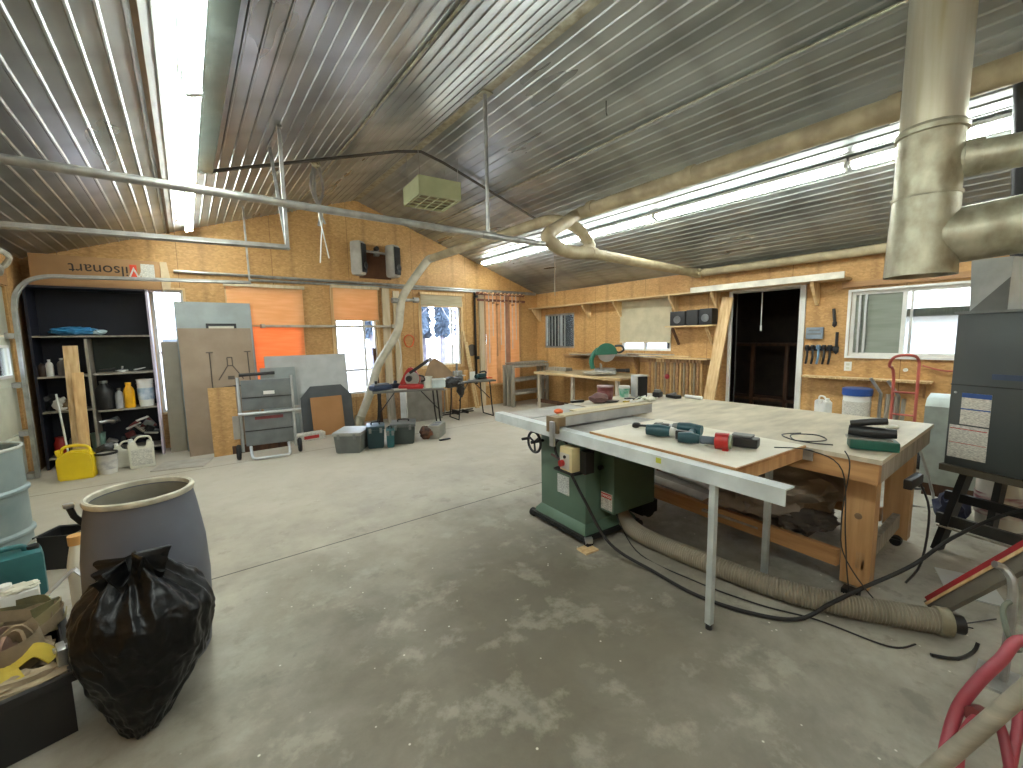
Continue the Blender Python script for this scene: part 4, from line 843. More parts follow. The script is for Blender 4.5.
def folding_table(loc, rz, w_, d, h, top, leg, label, group=None):
    t = thing('folding_table', label, 'table', loc, rz, group)
    obj('table_top', G().b2(-w_/2, w_/2, -d/2, d/2, h-.03, h, bev=.006), top, t)
    for s in (-1, 1):
        x = s*(w_/2-.12)
        obj('leg', G().tube([(x, -d*.40, h-.03), (x+s*.03, -d*.42, .25), (x+s*.06, -d*.42, .012), (x+s*.06, d*.42, .012), (x+s*.03, d*.42, .25), (x, d*.40, h-.03)], .013, 8), leg, t)
        obj('brace', G().cyl((x+s*.02, -d*.3, h*.5), (x-s*.25, -d*.0, h-.04), .008, 6), leg, t)
    return t
folding_table((2.92, 6.72, 0), -.30, 1.15, .52, .71, mat('grey_table_top', '#6d6a63', .5), BLACKM, 'folding table under the middle back window carrying the red miter saw')
Z = .712
t = thing('router_case', 'navy blue and grey power tool lying at the left end of the folding table', 'power tool', (2.47, 6.76, Z), .2)
obj('body', G().box((0, 0, .05), (.34, .16, .09), bev=.03), mat('navy_tool_plastic', '#27384f', .45), t); obj('plate', G().box((.0, 0, .105), (.26, .12, .02), bev=.006), GREYP, t); obj('knob', G().cyl((-.08, 0, .11), (-.08, 0, .16), .022, 12), BLACK, t)
solo('charger', G().box((0, 0, .045), (.14, .10, .08), bev=.015).cyl((0, 0, .08), (.02, .02, .12), .03, 10), mat('dark_navy_case', '#1f2633', .5), 'small dark navy charger between the blue tool and the red saw', 'charger', (2.76, 6.86, Z))
t = thing('miter_saw', 'red miter saw with black slide rails on the folding table below the branch duct', 'miter saw', (2.95, 6.62, Z), -.55)
obj('base', G().box((0, 0, .04), (.40, .26, .07), bev=.02).cyl((0, 0, .07), (0, 0, .09), .14, 24), RED, t)
g = G(); g.prism([(-.20, 0), (.12, 0), (.16, .10), (.06, .26), (-.02, .30), (-.09, .22)], .12, Matrix.Translation((0, .06, .07)) @ Matrix.Rotation(PI/2, 4, 'X')); bmesh.ops.bevel(g.b, geom=list(g.b.edges), offset=.02, segments=2, affect='EDGES'); obj('saw_hood', g, RED, t)
for dy in (-.05, .03): obj('slide_rail', G().beam((-.02, dy, .26), (.34, dy, .50), .035, .05, bev=.006), BLACK, t)
obj('end_clamp', G().beam((.32, -.08, .48), (.32, .06, .48), .05, .05, bev=.006), GALV, t); obj('motor', G().cyl((-.02, -.06, .18), (-.02, -.17, .18), .05, 14), BLACK, t)
obj('blade', G().lathe([(0, 0), (.12, 0), (.12, .003), (0, .003)], 30, Matrix.Translation((.02, -.062, .17)) @ Matrix.Rotation(PI/2, 4, 'X')), STEEL, t); obj('fence', G().b2(-.18, .18, .09, .11, .08, .15), STEEL, t)
obj('handle', G().tube([(.12, 0, .22), (.20, 0, .20), (.22, 0, .14), (.16, 0, .12)], .015, 8, 3), BLACK, t)
solo('folded_paper', G().box((0, 0, .01), (.20, .12, .018), bev=.003), CREAM, 'cream pad lying in front of the red miter saw', 'pad', (2.74, 6.60, Z), -.3)
tub('white_pail', 3.20, 6.56, Z, .095, .19, mat('cream_white_pail', '#d2cfc2', .5), 'cream pail on the folding table just right of the red miter saw', 'pail', bail=False)
t = thing('plastic_tub', 'frosted rectangular tub at the right end of the folding table', 'tub', (3.38, 6.50, Z), -.3)
g = G(); t0 = Matrix.Identity(4); g.b2(-.10, .10, -.07, .07, 0, .008).b2(-.11, -.10, -.08, .08, 0, .14).b2(.10, .11, -.08, .08, 0, .14).b2(-.10, .10, -.08, -.07, 0, .14).b2(-.10, .10, .07, .08, 0, .14); obj('tub', g, mat('frosted_plastic', '#c4cfce', .4), t); obj('rim', G().b2(-.12, .12, -.095, -.08, .13, .142).b2(-.12, .12, .08, .095, .13, .142).b2(-.12, -.11, -.08, .08, .13, .142).b2(.11, .12, -.08, .08, .13, .142), WHITE, t)
lean_board('standing_board', 2.74, 2.80, 7.60, 7.80, 1.38, .02, W_DARK, 'narrow dark brown board upright left of the standing boards under the window', 'board')
for k, (a, b, h, m, l) in enumerate(((2.80, 2.94, .62, W_GREY, 'greyish brown board standing at the left under the folding table'), (2.95, 3.06, .60, W_TAN, 'tan board standing second from the left under the folding table'))):
    lean_board('standing_board', a, b, 7.30, 7.38, h, .02, m, l)
t = thing('cabinet', 'dull grey cabinet standing on the floor behind the folding table legs', 'cabinet', (3.50, 7.50, 0), -.05)
obj('body', G().b2(-.34, .36, -.22, .22, 0, .66, bev=.006), mat('dull_grey_cabinet', '#8f8c84', .55), t); obj('side_panel', G().b2(-.345, -.34, -.22, .22, 0.01, .65), WHITE, t)
solo('white_board', G().b2(-.05, .05, 0, .015, 0, .60), mat('bright_white_board', '#dfe2e4', .5), 'narrow white board standing left of the grey cabinet', 'board', (3.05, 7.24, 0))
t = thing('cardboard_sheet', 'crumpled brown cardboard sheet standing behind the tub on the tables', 'cardboard', (3.68, 7.00, .74))
g = G(); g.prism([(-.27, .0), (.28, .0), (.30, .14), (.12, .36), (-.02, .46), (-.12, .42), (-.30, .10)], .02, Matrix.Rotation(PI/2-.35, 4, 'X')); obj('sheet', g, mat('crumpled_cardboard', '#8d7356', .8, col2='#7a6248', scale=5), t)
# second table with legs visible
folding_table((4.36, 7.02, 0), -.10, .86, .50, .72, mat('dark_grey_table_top', '#55564f', .5), BLACKM, 'smaller folding table with black legs below the tree window')
Z = .722
t = thing('vise', 'grey bench vise at the left end of the smaller folding table', 'vise', (4.06, 6.95, Z), .3)
obj('body', G().box((0, 0, .06), (.12, .10, .12), bev=.01), GREYP, t); obj('jaw', G().box((-.03, -.03, .16), (.14, .05, .09), bev=.006).box((-.03, .05, .16), (.14, .04, .09), bev=.006), GALV, t); obj('screw_handle', G().cyl((0, -.12, .12), (0, .02, .12), .012, 8).cyl((-.06, -.12, .12), (.06, -.12, .12), .006, 6), STEEL, t); obj('post', G().cyl((0, .05, .2), (0, .05, .34), .02, 8), GREYP, t)
solo('black_tool_bag', G().blob((0, 0, .0), (.22, .13, .10), .4, 2.4, 3, 3, 0, .3).blob((.16, -.02, -.12), (.07, .06, .16), .4, 2.4, 5, 3, 0, .3), BLACK, 'black tool bag with a dangling strap between the two folding tables', 'bag', (3.72, 6.62, .76))
solo('wood_block', G().box((0, 0, .10), (.05, .05, .20), bev=.004).box((-.06, .02, .04), (.05, .06, .08)), mat('fresh_wood_block', '#cd9a5a', .6), 'upright light wood blocks on the smaller folding table', 'block', (4.26, 7.02, Z))
solo('white_sheet', G().box((0, 0, .08), (.16, .012, .16), rz=.3), WHITE, 'white card standing beside the teal sander on the smaller folding table', 'card', (4.42, 7.05, Z))
t = thing('belt_sander', 'teal power sander at the right end of the smaller folding table', 'power tool', (4.62, 7.03, Z), .2)
obj('body', G().box((0, 0, .075), (.20, .10, .08), bev=.03).cyl((-.08, 0, .06), (-.16, 0, .06), .04, 12), TEAL2, t); obj('sole', G().box((0, 0, .02), (.22, .09, .03), bev=.01), BLACK, t); obj('handle', G().tube([(.08, 0, .09), (.13, 0, .12), (.08, 0, .15), (-.04, 0, .14)], .016, 8, 3), BLACK, t)
solo('orange_tray', G().box((0, 0, .012), (.16, .16, .02), bev=.005), ORANGE, 'flat orange piece overhanging the right end of the smaller folding table', 'tray', (4.80, 7.10, Z), -.1)
t = thing('rod_stand', 'low dark steel frame of rods on the floor between the folding tables', 'frame', (4.28, 7.55, 0), 0)
obj('rod', G().cyl((-.45, 0, .04), (.45, .02, .045), .012, 8), BLACKM, t); obj('rod', G().cyl((-.38, -.14, .03), (.38, -.12, .03), .012, 8), BLACKM, t); obj('cross_piece', G().b2(-.02, .02, -.18, .08, .0, .08).b2(.2, .23, -.18, .06, 0, .06), BLACKM, t); obj('upright', G().cyl((-.25, -.05, .03), (-.25, -.05, .52), .012, 8).cyl((-.2, -.05, .52), (-.3, -.05, .52), .012, 8), GALV, t)
for k in range(5): solo('wood_offcut', G().b2(-.02, .02, 0, .02, 0, .50+.03*(k % 3)), (W_TAN, W_PINE)[k % 2], '%s from the left of the thin wood offcuts standing under the tree window' % ORD[k], 'wood offcut', (3.98+k*.11, YG-.10, .0), 0, 'wood offcuts standing under the tree window', (-.08, 0, 0))

# grey slatted rack in the far right corner
for k in range(3):
    t = thing('shelf_rack', ['front weathered grey slatted frame in the far right corner', 'middle weathered grey slatted frame in the far right corner', 'rear weathered grey slatted frame in the far right corner'][k], 'rack', (6.16, 7.36+.15*k, 0), .04, 'weathered slatted frames stacked in the far right corner')
    for s in (-1, 1): obj('upright', G().b2(s*.52-.035, s*.52+.035, -.03, .03, 0, .92, bev=.004), W_GREY, t)
    for z in (.30, .60, .90): obj('slat', G().b2(-.48, .48, -.025, .025, z-.035, z+.02), W_GREY, t)
solo('rack_top_boards', G().box((0, 0, .03), (1.0, .32, .03)).box((.1, 0, .05), (.8, .1, .02)), W_GREY, 'loose grey boards lying on top of the slatted frames', 'board', (6.19, 7.52, .925))

# ------------------------------------------------------------------ right wall
t = thing('wall_shelf', 'long pale wooden shelf on triangular brackets high on the right wall', 'shelf', (XR, 0, 2.20))
obj('board', G().b2(-.30, 0, 3.5, 7.96, 0, .022), W_PINE_Y, t); obj('board', G().b2(-.30, 0, 1.76, 3.5, -.0, .02), W_PINE_Y, t)
obj('front_lip', G().b2(-.325, -.30, 1.76, 3.80, -.0, .085), mat('white_painted_board', '#d9d4c4', .5), t, 'white painted front board')
for yb in (7.84, 6.24, 5.42, 4.22, 3.48, 2.12): obj('bracket', G().prism([(0, 0), (-.27, 0), (-.27, -.05), (-.05, -.30), (0, -.30)], .035, Matrix.Translation((0, yb+.0175, 0)) @ Matrix.Rotation(PI/2, 4, 'X')), W_PINE, t)
t = thing('window_blind', 'beige pleated blind pulled down over the middle window of the right wall', 'window blind', (XR-.03, 4.875, 2.19))
g = G()
for i in range(24): g.b2(-.004+(i % 2)*.008, .0+(i % 2)*.008, -.56, .56, -.78+i*.0325, -.78+(i+1)*.0325+.003)
obj('fabric', g, mat('beige_pleats', '#b3a88d', .7, var=.1), t); obj('bottom_rail', G().b2(-.012, .012, -.56, .56, -.80, -.775), W_TRIM, t)
g = G()
for k in range(4): g.b2(XR-.012, XR-.004, 4.40+k*.27, 4.55+k*.27-.02, 1.26, 1.38)
t = thing('vertical_blind', 'grey vertical slat blind inside the small window near the far corner', 'window blind', (XR-.02, 7.21, 2.04))
for k in range(7): obj('slat', G().box((0, .42-k*.105+(.0 if k != 5 else -.02), -.37), (.010, .07, .72), rz=-.55), mat('grey_blind_slat', '#96958e', .6), t)
t = thing('small_wall_shelf', 'short shelf with wooden brackets on the right wall left of the doorway', 'shelf', (XR, 3.86, 1.66))
obj('board', G().b2(-.28, 0, -.42, .42, 0, .022), W_PINE_Y, t)
for s in (-.3, .3): obj('bracket', G().beam((-.24, s, -.02), (-.02, s, -.30), .04, .03), W_DARK if s > 0 else W_PINE, t)
def stereo(y0, w_, h, label, kind, two=False):
    t = thing('stereo_speaker', label, 'stereo', (XR-.15, y0, 1.683), .0, 'stereo set on the short wall shelf')
    obj('cabinet', G().b2(-.11, .10, -w_/2, w_/2, 0, h, bev=.015), BLACK, t)
    obj('speaker_ring', G().lathe([(.035, 0), (.062, 0), (.062, .012), (.035, .012)], 24, Matrix.Translation((-.112, 0, h*.42)) @ Matrix.Rotation(-PI/2, 4, 'Y')), mat('dull_silver_ring', '#77787a', .4, .5), t)
    obj('speaker_cone', G().lathe([(0, .0), (.034, .006)], 20, Matrix.Translation((-.112, 0, h*.42)) @ Matrix.Rotation(-PI/2, 4, 'Y')), GREYP, t)
stereo(4.06, .28, .24, 'wide black stereo unit with a silver dial at the left of the short shelf', 0)
stereo(3.57, .21, .26, 'black loudspeaker with a round silver ring at the right of the short shelf', 1)
solo('stereo_amplifier', G().b2(-.11, .10, -.10, .10, 0, .25, bev=.008), mat('matte_black_box', '#232222', .6), 'plain black stereo box between the two round faced units', 'stereo', (XR-.15, 3.80, 1.683))
# clamp shelf below
t = thing('clamp_shelf', 'long rough shelf stacked with strips below the blind of the right wall', 'shelf', (XR, 0, 1.13))
obj('board', G().b2(-.24, 0, 4.50, 6.64, 0, .02), W_GREY, t); obj('board', G().b2(-.22, -.0, 3.55, 4.75, -.0-.02, .0), W_PINE_Y, t)
obj('ledger', G().b2(-.03, 0, 3.55, 6.5, -.11, -.022), W_TAN, t); obj('support', G().prism([(0, 0), (-.22, 0), (-.20, -.06), (-.10, -.28), (-.12, -.85), (0, -.85)], .02, Matrix.Translation((0, 5.00, 0)) @ Matrix.Rotation(PI/2, 4, 'X')), W_TAN, t)
jr = random.Random(11)
for k in range(7): solo('wood_strip', G().b2(-.02, .02, -.5, .5, 0, .018), (W_PINE_Y, W_GREY, W_TAN)[k % 3], '%s from the right of the thin strips lying on the clamp shelf' % ORD[k], 'wood strip', (XR-.20+.028*(k % 4)*1.5, 4.35+.32*(k), 1.152+.02*(k % 2)), .0, 'wood strips on the clamp shelf')
for k in range(17):
    yy = 4.66-k*.062; L = .68+.05*((k*7) % 3)
    t = thing('pipe_clamp', '%s from the left of the brown bar clamps hanging under the clamp shelf' % ORD[k], 'clamp', (XR-.14, yy, 1.10), 0, 'wooden bar clamps hanging under the clamp shelf')
    obj('bar', G().b2(-.012, .012, -.016, .016, -L, .0), (W_TAN, mat('honey_bar', '#b08d5b', .6), mat('grey_brown_bar', '#8c7a5e', .6))[k % 3], t); obj('jaw', G().b2(-.06, .014, -.014, .014, -.05, .01), W_PINE if 2 < k < 6 else W_TAN, t)
solo('spring_clamp', G().blob((0, 0, 0), (.04, .04, .05), .2, 2, 1, 2), REDP, 'small dark red knob hanging among the wooden bar clamps', 'knob', (XR-.21, 4.26, .80))
lean_p = thing('leaning_plank', 'wide pale plank leaning against the wall just left of the doorway', 'plank', (XR-.40, 3.47, 0))
obj('plank', G().beam((0, 0, 0), (.31, -.17, 2.10), .17, .03, (1, 0, 0)), W_PINE, lean_p)
solo('leaning_plank', G().beam((0, 0, 0), (.2, -.02, 2.10), .10, .03, (1, 0, 0)), wood('tan_board', '#c29a63', '#a47d49', (12, 12, 1)), 'tan plank leaning behind the wide pale plank left of the doorway', 'plank', (XR-.22, 3.47, 0))
solo('pull_cord', G().cyl((0, 0, 0), (0, 0, -.50), .006, 6).cyl((0, 0, -.50), (0, 0, -.58), .014, 8), WHITE, 'pull cord hanging in the doorway', 'cord', (XR+.06, 2.86, 2.15))
# tools on the wall right of the door
t = thing('hanging_clamps', 'cluster of black and blue hand clamps hanging right of the doorway', 'clamps', (XR-.02, 2.06, 1.30))
for k in range(5): obj('clamp', G().tube([(-.02, .14-k*.065, .02), (-.05, .13-k*.065, -.10), (-.03, .15-k*.065, -.20)], .014, 6, 3).box((-.03, .14-k*.065, .03), (.05, .045, .06), bev=.01), BLACKM if k != 2 else mat('blue_grey_clamp', '#5d788f', .5), t)
obj('backing', G().b2(-.015, .018, -.16, .17, -.02, .04), BLACK, t)
t = thing('spring_clamps', 'grey blue paint brushes hung in a small rack above the hanging hand clamps', 'brushes', (XR-.02, 2.13, 1.50)); obj('rack', G().b2(-.03, .018, -.10, .10, -.06, .10, bev=.01), mat('blue_grey_cloth', '#7d8893', .7), t); obj('brush', G().b2(-.045, -.03, -.08, .08, .0, .02).b2(-.045, -.03, -.07, .06, .05, .07), GREYP, t)
solo('hand_tool', G().cyl((0, 0, 0), (0, .02, .18), .018, 8).blob((0, .0, -.02), (.02, .03, .05), 0, 1, 0, 1), BLACK, 'upper black handled tool hanging on the wall between doorway and sliding window', 'tool', (XR-.022, 1.91, 1.66))
solo('hand_tool', G().cyl((0, 0, -.0), (0, .0, .20), .018, 8).blob((0, .0, -.03), (.02, .035, .07), 0, 1, 0, 1), BLACK, 'lower black handled tool hanging on the wall between doorway and sliding window', 'tool', (XR-.022, 1.875, 1.33))
t = thing('wall_outlet', 'cream outlet on the strand board wall below the sliding window', 'outlet', (XR, 1.74, 1.08)); obj('cover_plate', G().b2(-.008, 0, -.04, .04, -.06, .06, bev=.003), WHITE, t); obj('socket', G().b2(-.012, -.008, -.018, .018, .01, .04).b2(-.012, -.008, -.018, .018, -.04, -.01), CREAM, t)
t = thing('peg_rail', 'notched wooden tool rail on the right wall under the sliding window', 'rail', (XR, 0, .93))
obj('rail', G().b2(-.16, 0, .92, 2.22, -.012, .012), W_PINE_Y, t)
for k in range(22): obj('tooth', G().b2(-.185, -.16, .95+k*.058, .98+k*.058, -.012, .012), W_PINE_Y, t)
obj('bracket', G().prism([(0, -.012), (-.1, -.012), (0, -.2)], .02, Matrix.Translation((0, 1.0, 0)) @ Matrix.Rotation(PI/2, 4, 'X')), W_TAN, t)
t = thing('bucket_stack', 'stack of two white buckets with a wide blue lid behind the work table', 'bucket', (6.40, 1.50, 0))
obj('body', G().lathe([(0, 0), (.12, 0), (.135, .36), (.143, .36), (.125, .40), (.136, .78), (0, .78)], 26), WHITE, t); obj('lid', G().lathe([(0, .77), (.143, .77), (.148, .79), (.147, .85), (.125, .86), (0, .85)], 26), BLUEL, t); obj('label', G().lathe([(.131, .52), (.134, .52), (.138, .70), (.134, .70)], 26), PAPER, t); obj('blue_band', G().lathe([(.128, .44), (.131, .44), (.133, .49), (.129, .49)], 26), PAPERB, t)
jug('plastic_jug', (6.45, 1.86, 0.), .82, 'white jug standing left of the blue lidded buckets', .9, WHITE)
bpy.context.view_layer.update()
t = thing('wood_crate', 'weathered box on the floor below the white jug behind the work table', 'crate', (6.50, 1.86, 0)); obj('box', G().b2(-.17, .17, -.14, .14, 0, .398, bev=.004), W_GREY, t)
for o in C.objects:
    if o.get('label') == 'white jug standing left of the blue lidded buckets': o.location.z = .40; o.location.x = 6.48
t = thing('hand_truck', 'faded red two wheeled hand truck standing by the wall below the sliding window', 'hand truck', (6.30, 1.06, 0), 0)
obj('frame', G().tube([(0, .10, .05), (0, .10, 1.0), (-.08, .13, 1.15), (-.12, .08, 1.25), (-.10, -.03, 1.27), (0, -.09, 1.22), (0, -.10, 1.0), (0, -.10, .05)], .015, 8, 4), REDF, t)
for z in (.25, .6, .85): obj('cross_bar', G().cyl((0, .10, z), (0, -.10, z), .011, 8), REDF, t)
obj('toe_plate', G().b2(-.22, .0, -.13, .13, .012, .03), REDF, t)
for s in (-1, 1): obj('wheel', G().cyl((.07, s*.13, .10), (.07, s*.18, .10), .10, 18), RUBBER, t)
for k, (yy, h) in enumerate(((1.30, .98), (1.14, .96))):
    t = thing('crutch_clamp', ['left bent grey steel clamp bar leaning right of the buckets', 'right bent grey steel clamp bar leaning left of the red hand truck'][k], 'clamp', (6.45, yy, 0)); obj('bar', G().tube([(0, 0, .0), (.05, 0, h-.18), (.02, .10, h)], .018, 8), GALV, t); obj('foot', G().b2(-.03, .05, -.03, .03, 0, .05), GALV, t)
for k in range(3): solo('steel_post', G().cyl((0, 0, 0), (.08, 0, .80-.02*k), .022, 10), W_GREY, '%s from the left of the grey posts standing beside the red hand truck' % ORD[k], 'post', (6.40, 1.23-.07*k, 0), 0, 'grey posts beside the red hand truck')
solo('red_air_hose', G().tube([(0, .9, 0), (-.02, .72, -.05), (-.02, .52, -.03), (-.03, .40, .10), (-.03, .34, .16), (-.03, .30, .06), (-.02, .34, -.10)], .010, 6, 4), REDF, 'thin red hose looping along the wall behind the furnace', 'hose', (XR-.03, .12, 1.12))
solo('round_outlet', G().cyl((-.03, 0, 0), (0, 0, 0), .022, 14), WHITE, 'small round white fitting on the wall behind the red hand truck', 'outlet', (XR, 1.17, 1.06))
t = thing('filing_cabinet', 'light grey metal cabinet standing left of the dark furnace', 'cabinet', (5.60, .545, 0), .06)
g = G(); g.prism([(-.20, 0), (.22, 0), (.22, .80), (-.10, .78), (-.20, .72)], .45, Matrix.Translation((0, .225, .12)) @ Matrix.Rotation(PI/2, 4, 'X')); obj('body', g, mat('light_grey_steel', '#9ba39c', .45), t); obj('base', G().b2(-.18, .2, -.20, .20, 0, .12), W_DARK, t)
t = thing('wire_stand', 'bent wire tool stand on the floor between work table and furnace', 'stand', (4.95, .72, 0)); obj('frame', G().tube([(-.05, .08, .65), (-.08, .10, .3), (-.10, .12, .02), (.0, .0, .01), (.1, -.12, .02), (.06, -.04, .4), (-.03, .04, .66)], .011, 7, 3), GALV, t); obj('ring', G().tube([(.06*math.cos(a), .06*math.sin(a), .18) for a in [i*PI/6 for i in range(12)]], .009, 6, closed=True), BLACKM, t)

# ------------------------------------------------------------------ bench with green miter saw
t = thing('wall_bench', 'long wooden bench along the right wall carrying the green miter saw', 'workbench', (6.30, 5.80, 0))
obj('bench_top', G().b2(-.32, .60, -1.10, 1.20, .755, .79), wood('bench_boards', '#b8a27c', '#93805f', (10, 1, 10)), t); obj('front_edge', G().b2(-.345, -.32, -1.10, 1.20, .74, .79), W_PINE_Y, t)
for yb in (-1.0, .1, 1.10): obj('leg', G().b2(-.30, -.24, yb-.03, yb+.03, 0, .755), mat('white_leg', '#b5aa98', .5), t)
obj('lower_rail', G().b2(-.27, -.25, -1.1, 1.2, .12, .2), W_DARK, t)
miter_saw((6.40, 5.40, .80), .75, 1.28, GREEND, 'green miter saw standing on the wall bench under the beige blind')
solo('sawdust_heap', G().blob((0, 0, .045), (.34, .26, .035), .4, 3, 2, 3, 0, .3), mat('pale_sawdust_heap', '#b3ab98', .9), 'low pale heap of sawdust and scraps around the green miter saw', 'sawdust', (6.28, 5.44, .792))
solo('bench_box', G().box((0, 0, .04), (.20, .55, .07), bev=.005), W_GREY, 'low grey wooden tray at the far end of the wall bench', 'tray', (6.45, 6.70, .79))
solo('wall_strips', G().b2(-.03, 0, -.4, .4, 0, .03).b2(-.03, 0, -.3, .45, .05, .075), W_TAN, 'two thin strips fixed on the wall left of the green miter saw', 'strip', (XR, 6.60, 1.05))

# ------------------------------------------------------------------ table saw
SX, SY, SR = 2.034, .712, math.radians(-4.2)
ts = thing('table_saw', 'green cabinet table saw with long white front rail on a wheeled base', 'table saw', (SX, SY, 0), SR)
g = G(); g.b2(.13, .60, 1.39, 1.93, .10, .79, bev=.008); obj('cabinet', g, GREEN, ts)
g = G()
a = [(.095, 1.355), (.64, 1.355), (.64, 1.965), (.095, 1.965)]; b_ = [(.13, 1.39), (.60, 1.39), (.60, 1.93), (.13, 1.93)]
v1 = [g.b.verts.new((x, y, .055)) for x, y in a]; v2 = [g.b.verts.new((x, y, .09)) for x, y in a]; v3 = [g.b.verts.new((x, y, .135)) for x, y in b_]
for A, B in ((v1, v2), (v2, v3)):
    for i in range(4): g.b.faces.new((A[i], A[(i+1) % 4], B[(i+1) % 4], B[i]))
g.b.faces.new(v1); obj('base_skirt', g, GREEN, ts)
g = G(); g.b2(.075, .66, 1.335, 1.36, .03, .065).b2(.075, .66, 1.965, 1.99, .03, .065).b2(.07, .10, 1.335, 1.99, .03, .065).b2(.64, .67, 1.335, 1.99, .03, .065)
for k in range(12): g.cyl((.068, 1.37+k*.053, .048), (.062, 1.37+k*.053, .048), .012, 8)
o = obj('mobile_base', g, BLACKM, ts)
for x, y in ((.10, 1.32), (.10, 2.0), (.64, 1.32), (.64, 2.0)): obj('caster', G().cyl((x, y-.015, .035), (x, y+.02, .035), .035, 14), RUBBER, o)
obj('chrome_latch', G().cyl((.07, 1.33, .05), (.12, 1.31, .05), .025, 12), STEEL, o, 'bright round latch')
obj('motor_cover', G().b2(.28, .74, 1.25, 1.388, .22, .79, bev=.01), GREEN, ts)
mm = obj('motor', G().cyl((.75, 1.30, .14), (.75, 1.45, .14), .07, 14).b2(.66, .84, 1.3, 1.45, .1, .2), BLACK, ts)
obj('cast_top', G().b2(.07, .80, 1.30, 2.36, .815, .86, bev=.004).b2(.12, .76, 1.36, 2.30, .79, .815), CAST, ts)
obj('miter_slot', G().b2(.07, .80, 1.52, 1.538, .8595, .861).b2(.07, .80, 1.98, 1.998, .8595, .861), CHAR, ts)
obj('front_rail', G().b2(-.02, -.012, -.02, 2.42, .785, .862).b2(-.012, .062, -.02, 2.42, .854, .862), mat('pale_blue_white_rail', '#c0c8c8', .42, .1), ts)
obj('rail_gap', G().b2(.062, .070, 1.30, 2.40, .852, .8605), BLACK, ts); obj('green_tape', G().b2(-.0215, -.02, .62, .655, .82, .85), mat('lime_tape', '#b3b83a', .6), ts)
obj('back_rail', G().b2(.80, .808, .2, 2.42, .79, .86), GALV, ts)
fe = obj('rip_fence', G().b2(.045, 1.03, 1.52, 1.60, .872, .945, bev=.003), mat('fence_side_laminate', '#a6a7a6', .5), ts)
obj('fence_top', G().b2(.045, 1.03, 1.515, 1.61, .945, .955), wood('fence_top_wood', '#b9ad90', '#9d9279', (1, 12, 12)), fe)
obj('fence_head', G().b2(-.045, -.022, 1.50, 1.63, .83, .95, bev=.004).b2(-.015, .045, 1.51, 1.61, .878, .948, bev=.004), mat('brown_fence_head', '#7d6a4c', .6), fe)
obj('lock_lever', G().b2(-.085, -.062, 1.50, 1.545, .74, .925, bev=.006), STEEL, fe); obj('red_cursor', G().blob((.10, 1.66, .962), (.035, .04, .022), .1, 2, 1, 2), ORANGE, fe)
hw = obj('handwheel', G().tube([(.04, 1.90+.085*math.cos(a), .68+.085*math.sin(a)) for a in [i*PI/12 for i in range(24)]], .011, 8, closed=True), BLACKM, ts)
g = G()
for k in range(3): a = k*2*PI/3+.4; g.cyl((.04, 1.90, .68), (.04, 1.90+.08*math.cos(a), .68+.08*math.sin(a)), .009, 6)
g.cyl((.01, 1.90, .68), (.14, 1.90, .68), .014, 8); obj('spoke', g, BLACKM, hw); obj('crank_knob', G().cyl((.03, 1.97, .70), (-.03, 1.975, .70), .012, 8), BLACK, hw)
hw = obj('handwheel', G().tube([(.10, 1.62+.085*math.cos(a), .66+.085*math.sin(a)) for a in [i*PI/12 for i in range(24)]], .010, 8, closed=True), BLACKM, ts)
sb = obj('switch_box', G().b2(-.03, .05, 1.36, 1.49, .57, .745, bev=.006), CREAMB, ts)
obj('button_plate', G().b2(-.034, -.030, 1.385, 1.485, .585, .70), mat('silver_plate', '#b9b7ad', .4), sb); obj('stop_button', G().cyl((-.034, 1.455, .625), (-.058, 1.455, .625), .024, 16), RED, sb, 'red round stop button'); obj('start_button', G().cyl((-.034, 1.43, .675), (-.042, 1.43, .675), .012, 12), BLACK, sb)
obj('switch_bracket', G().b2(.05, .13, 1.30, 1.36, .56, .72).b2(.0, .13, 1.38, 1.60, .535, .55), BLACKM, ts)
obj('handle_rod', G().cyl((.10, 1.36, .54), (.10, 1.75, .60), .010, 8), mat('dark_red_brown_rod', '#4f3030', .5), ts)
lb = obj('spec_label', G().b2(.126, .13, 1.57, 1.71, .30, .45), mat('white_spec_plate', '#c9cdcb', .5, col2='#93999a', scale=70, stretch=(1, 1, 4), ramp=(.46, .54), detail=1), ts)
dl = obj('warning_label', G().b2(.276, .28, 1.265, 1.375, .24, .37), mat('white_warning_plate', '#cfcbc2', .5, col2='#a5a099', scale=70, stretch=(1, 1, 4), ramp=(.46, .54), detail=1), ts)
obj('red_band', G().b2(.274, .276, 1.268, 1.372, .33, .365), PAPERR, dl); text_obj('lettering', 'DANGER', .026, WHITE, face_minus_x(.2735, 1.32, .3475), dl)
obj('support_block', G().b2(.0, .12, 1.24, 1.34, 0, .012), W_PINE, ts)
obj('latch_knob', G().cyl((.27, 1.36, .56), (.24, 1.36, .56), .018, 10), BLACK, ts)
# extension table at the right of the saw
et = obj('extension_table', G().b2(.075, .81, .25, 1.28, .862, .874), MELAM, ts, 'white melamine extension board')
obj('edge_banding', G().b2(.070, .812, .24, .25, .86, .874).b2(.066, .075, .25, 1.28, .86, .874), W_ORG_Y, et); obj('apron', G().b2(.078, .81, .25, .285, .79, .860).b2(.078, .09, .285, 1.28, .79, .86), W_ORG, et)
lg = mat('pale_steel_leg', '#b3bcbc', .45, .2)
l1 = obj('leg', G().b2(-.010, .022, .305, .337, .03, .786), lg, ts); obj('foot', G().cyl((.006, .321, 0), (.006, .321, .03), .018, 10), BLACK, l1)
obj('leg', G().b2(.75, .782, .40, .432, 0, .79), lg, ts)

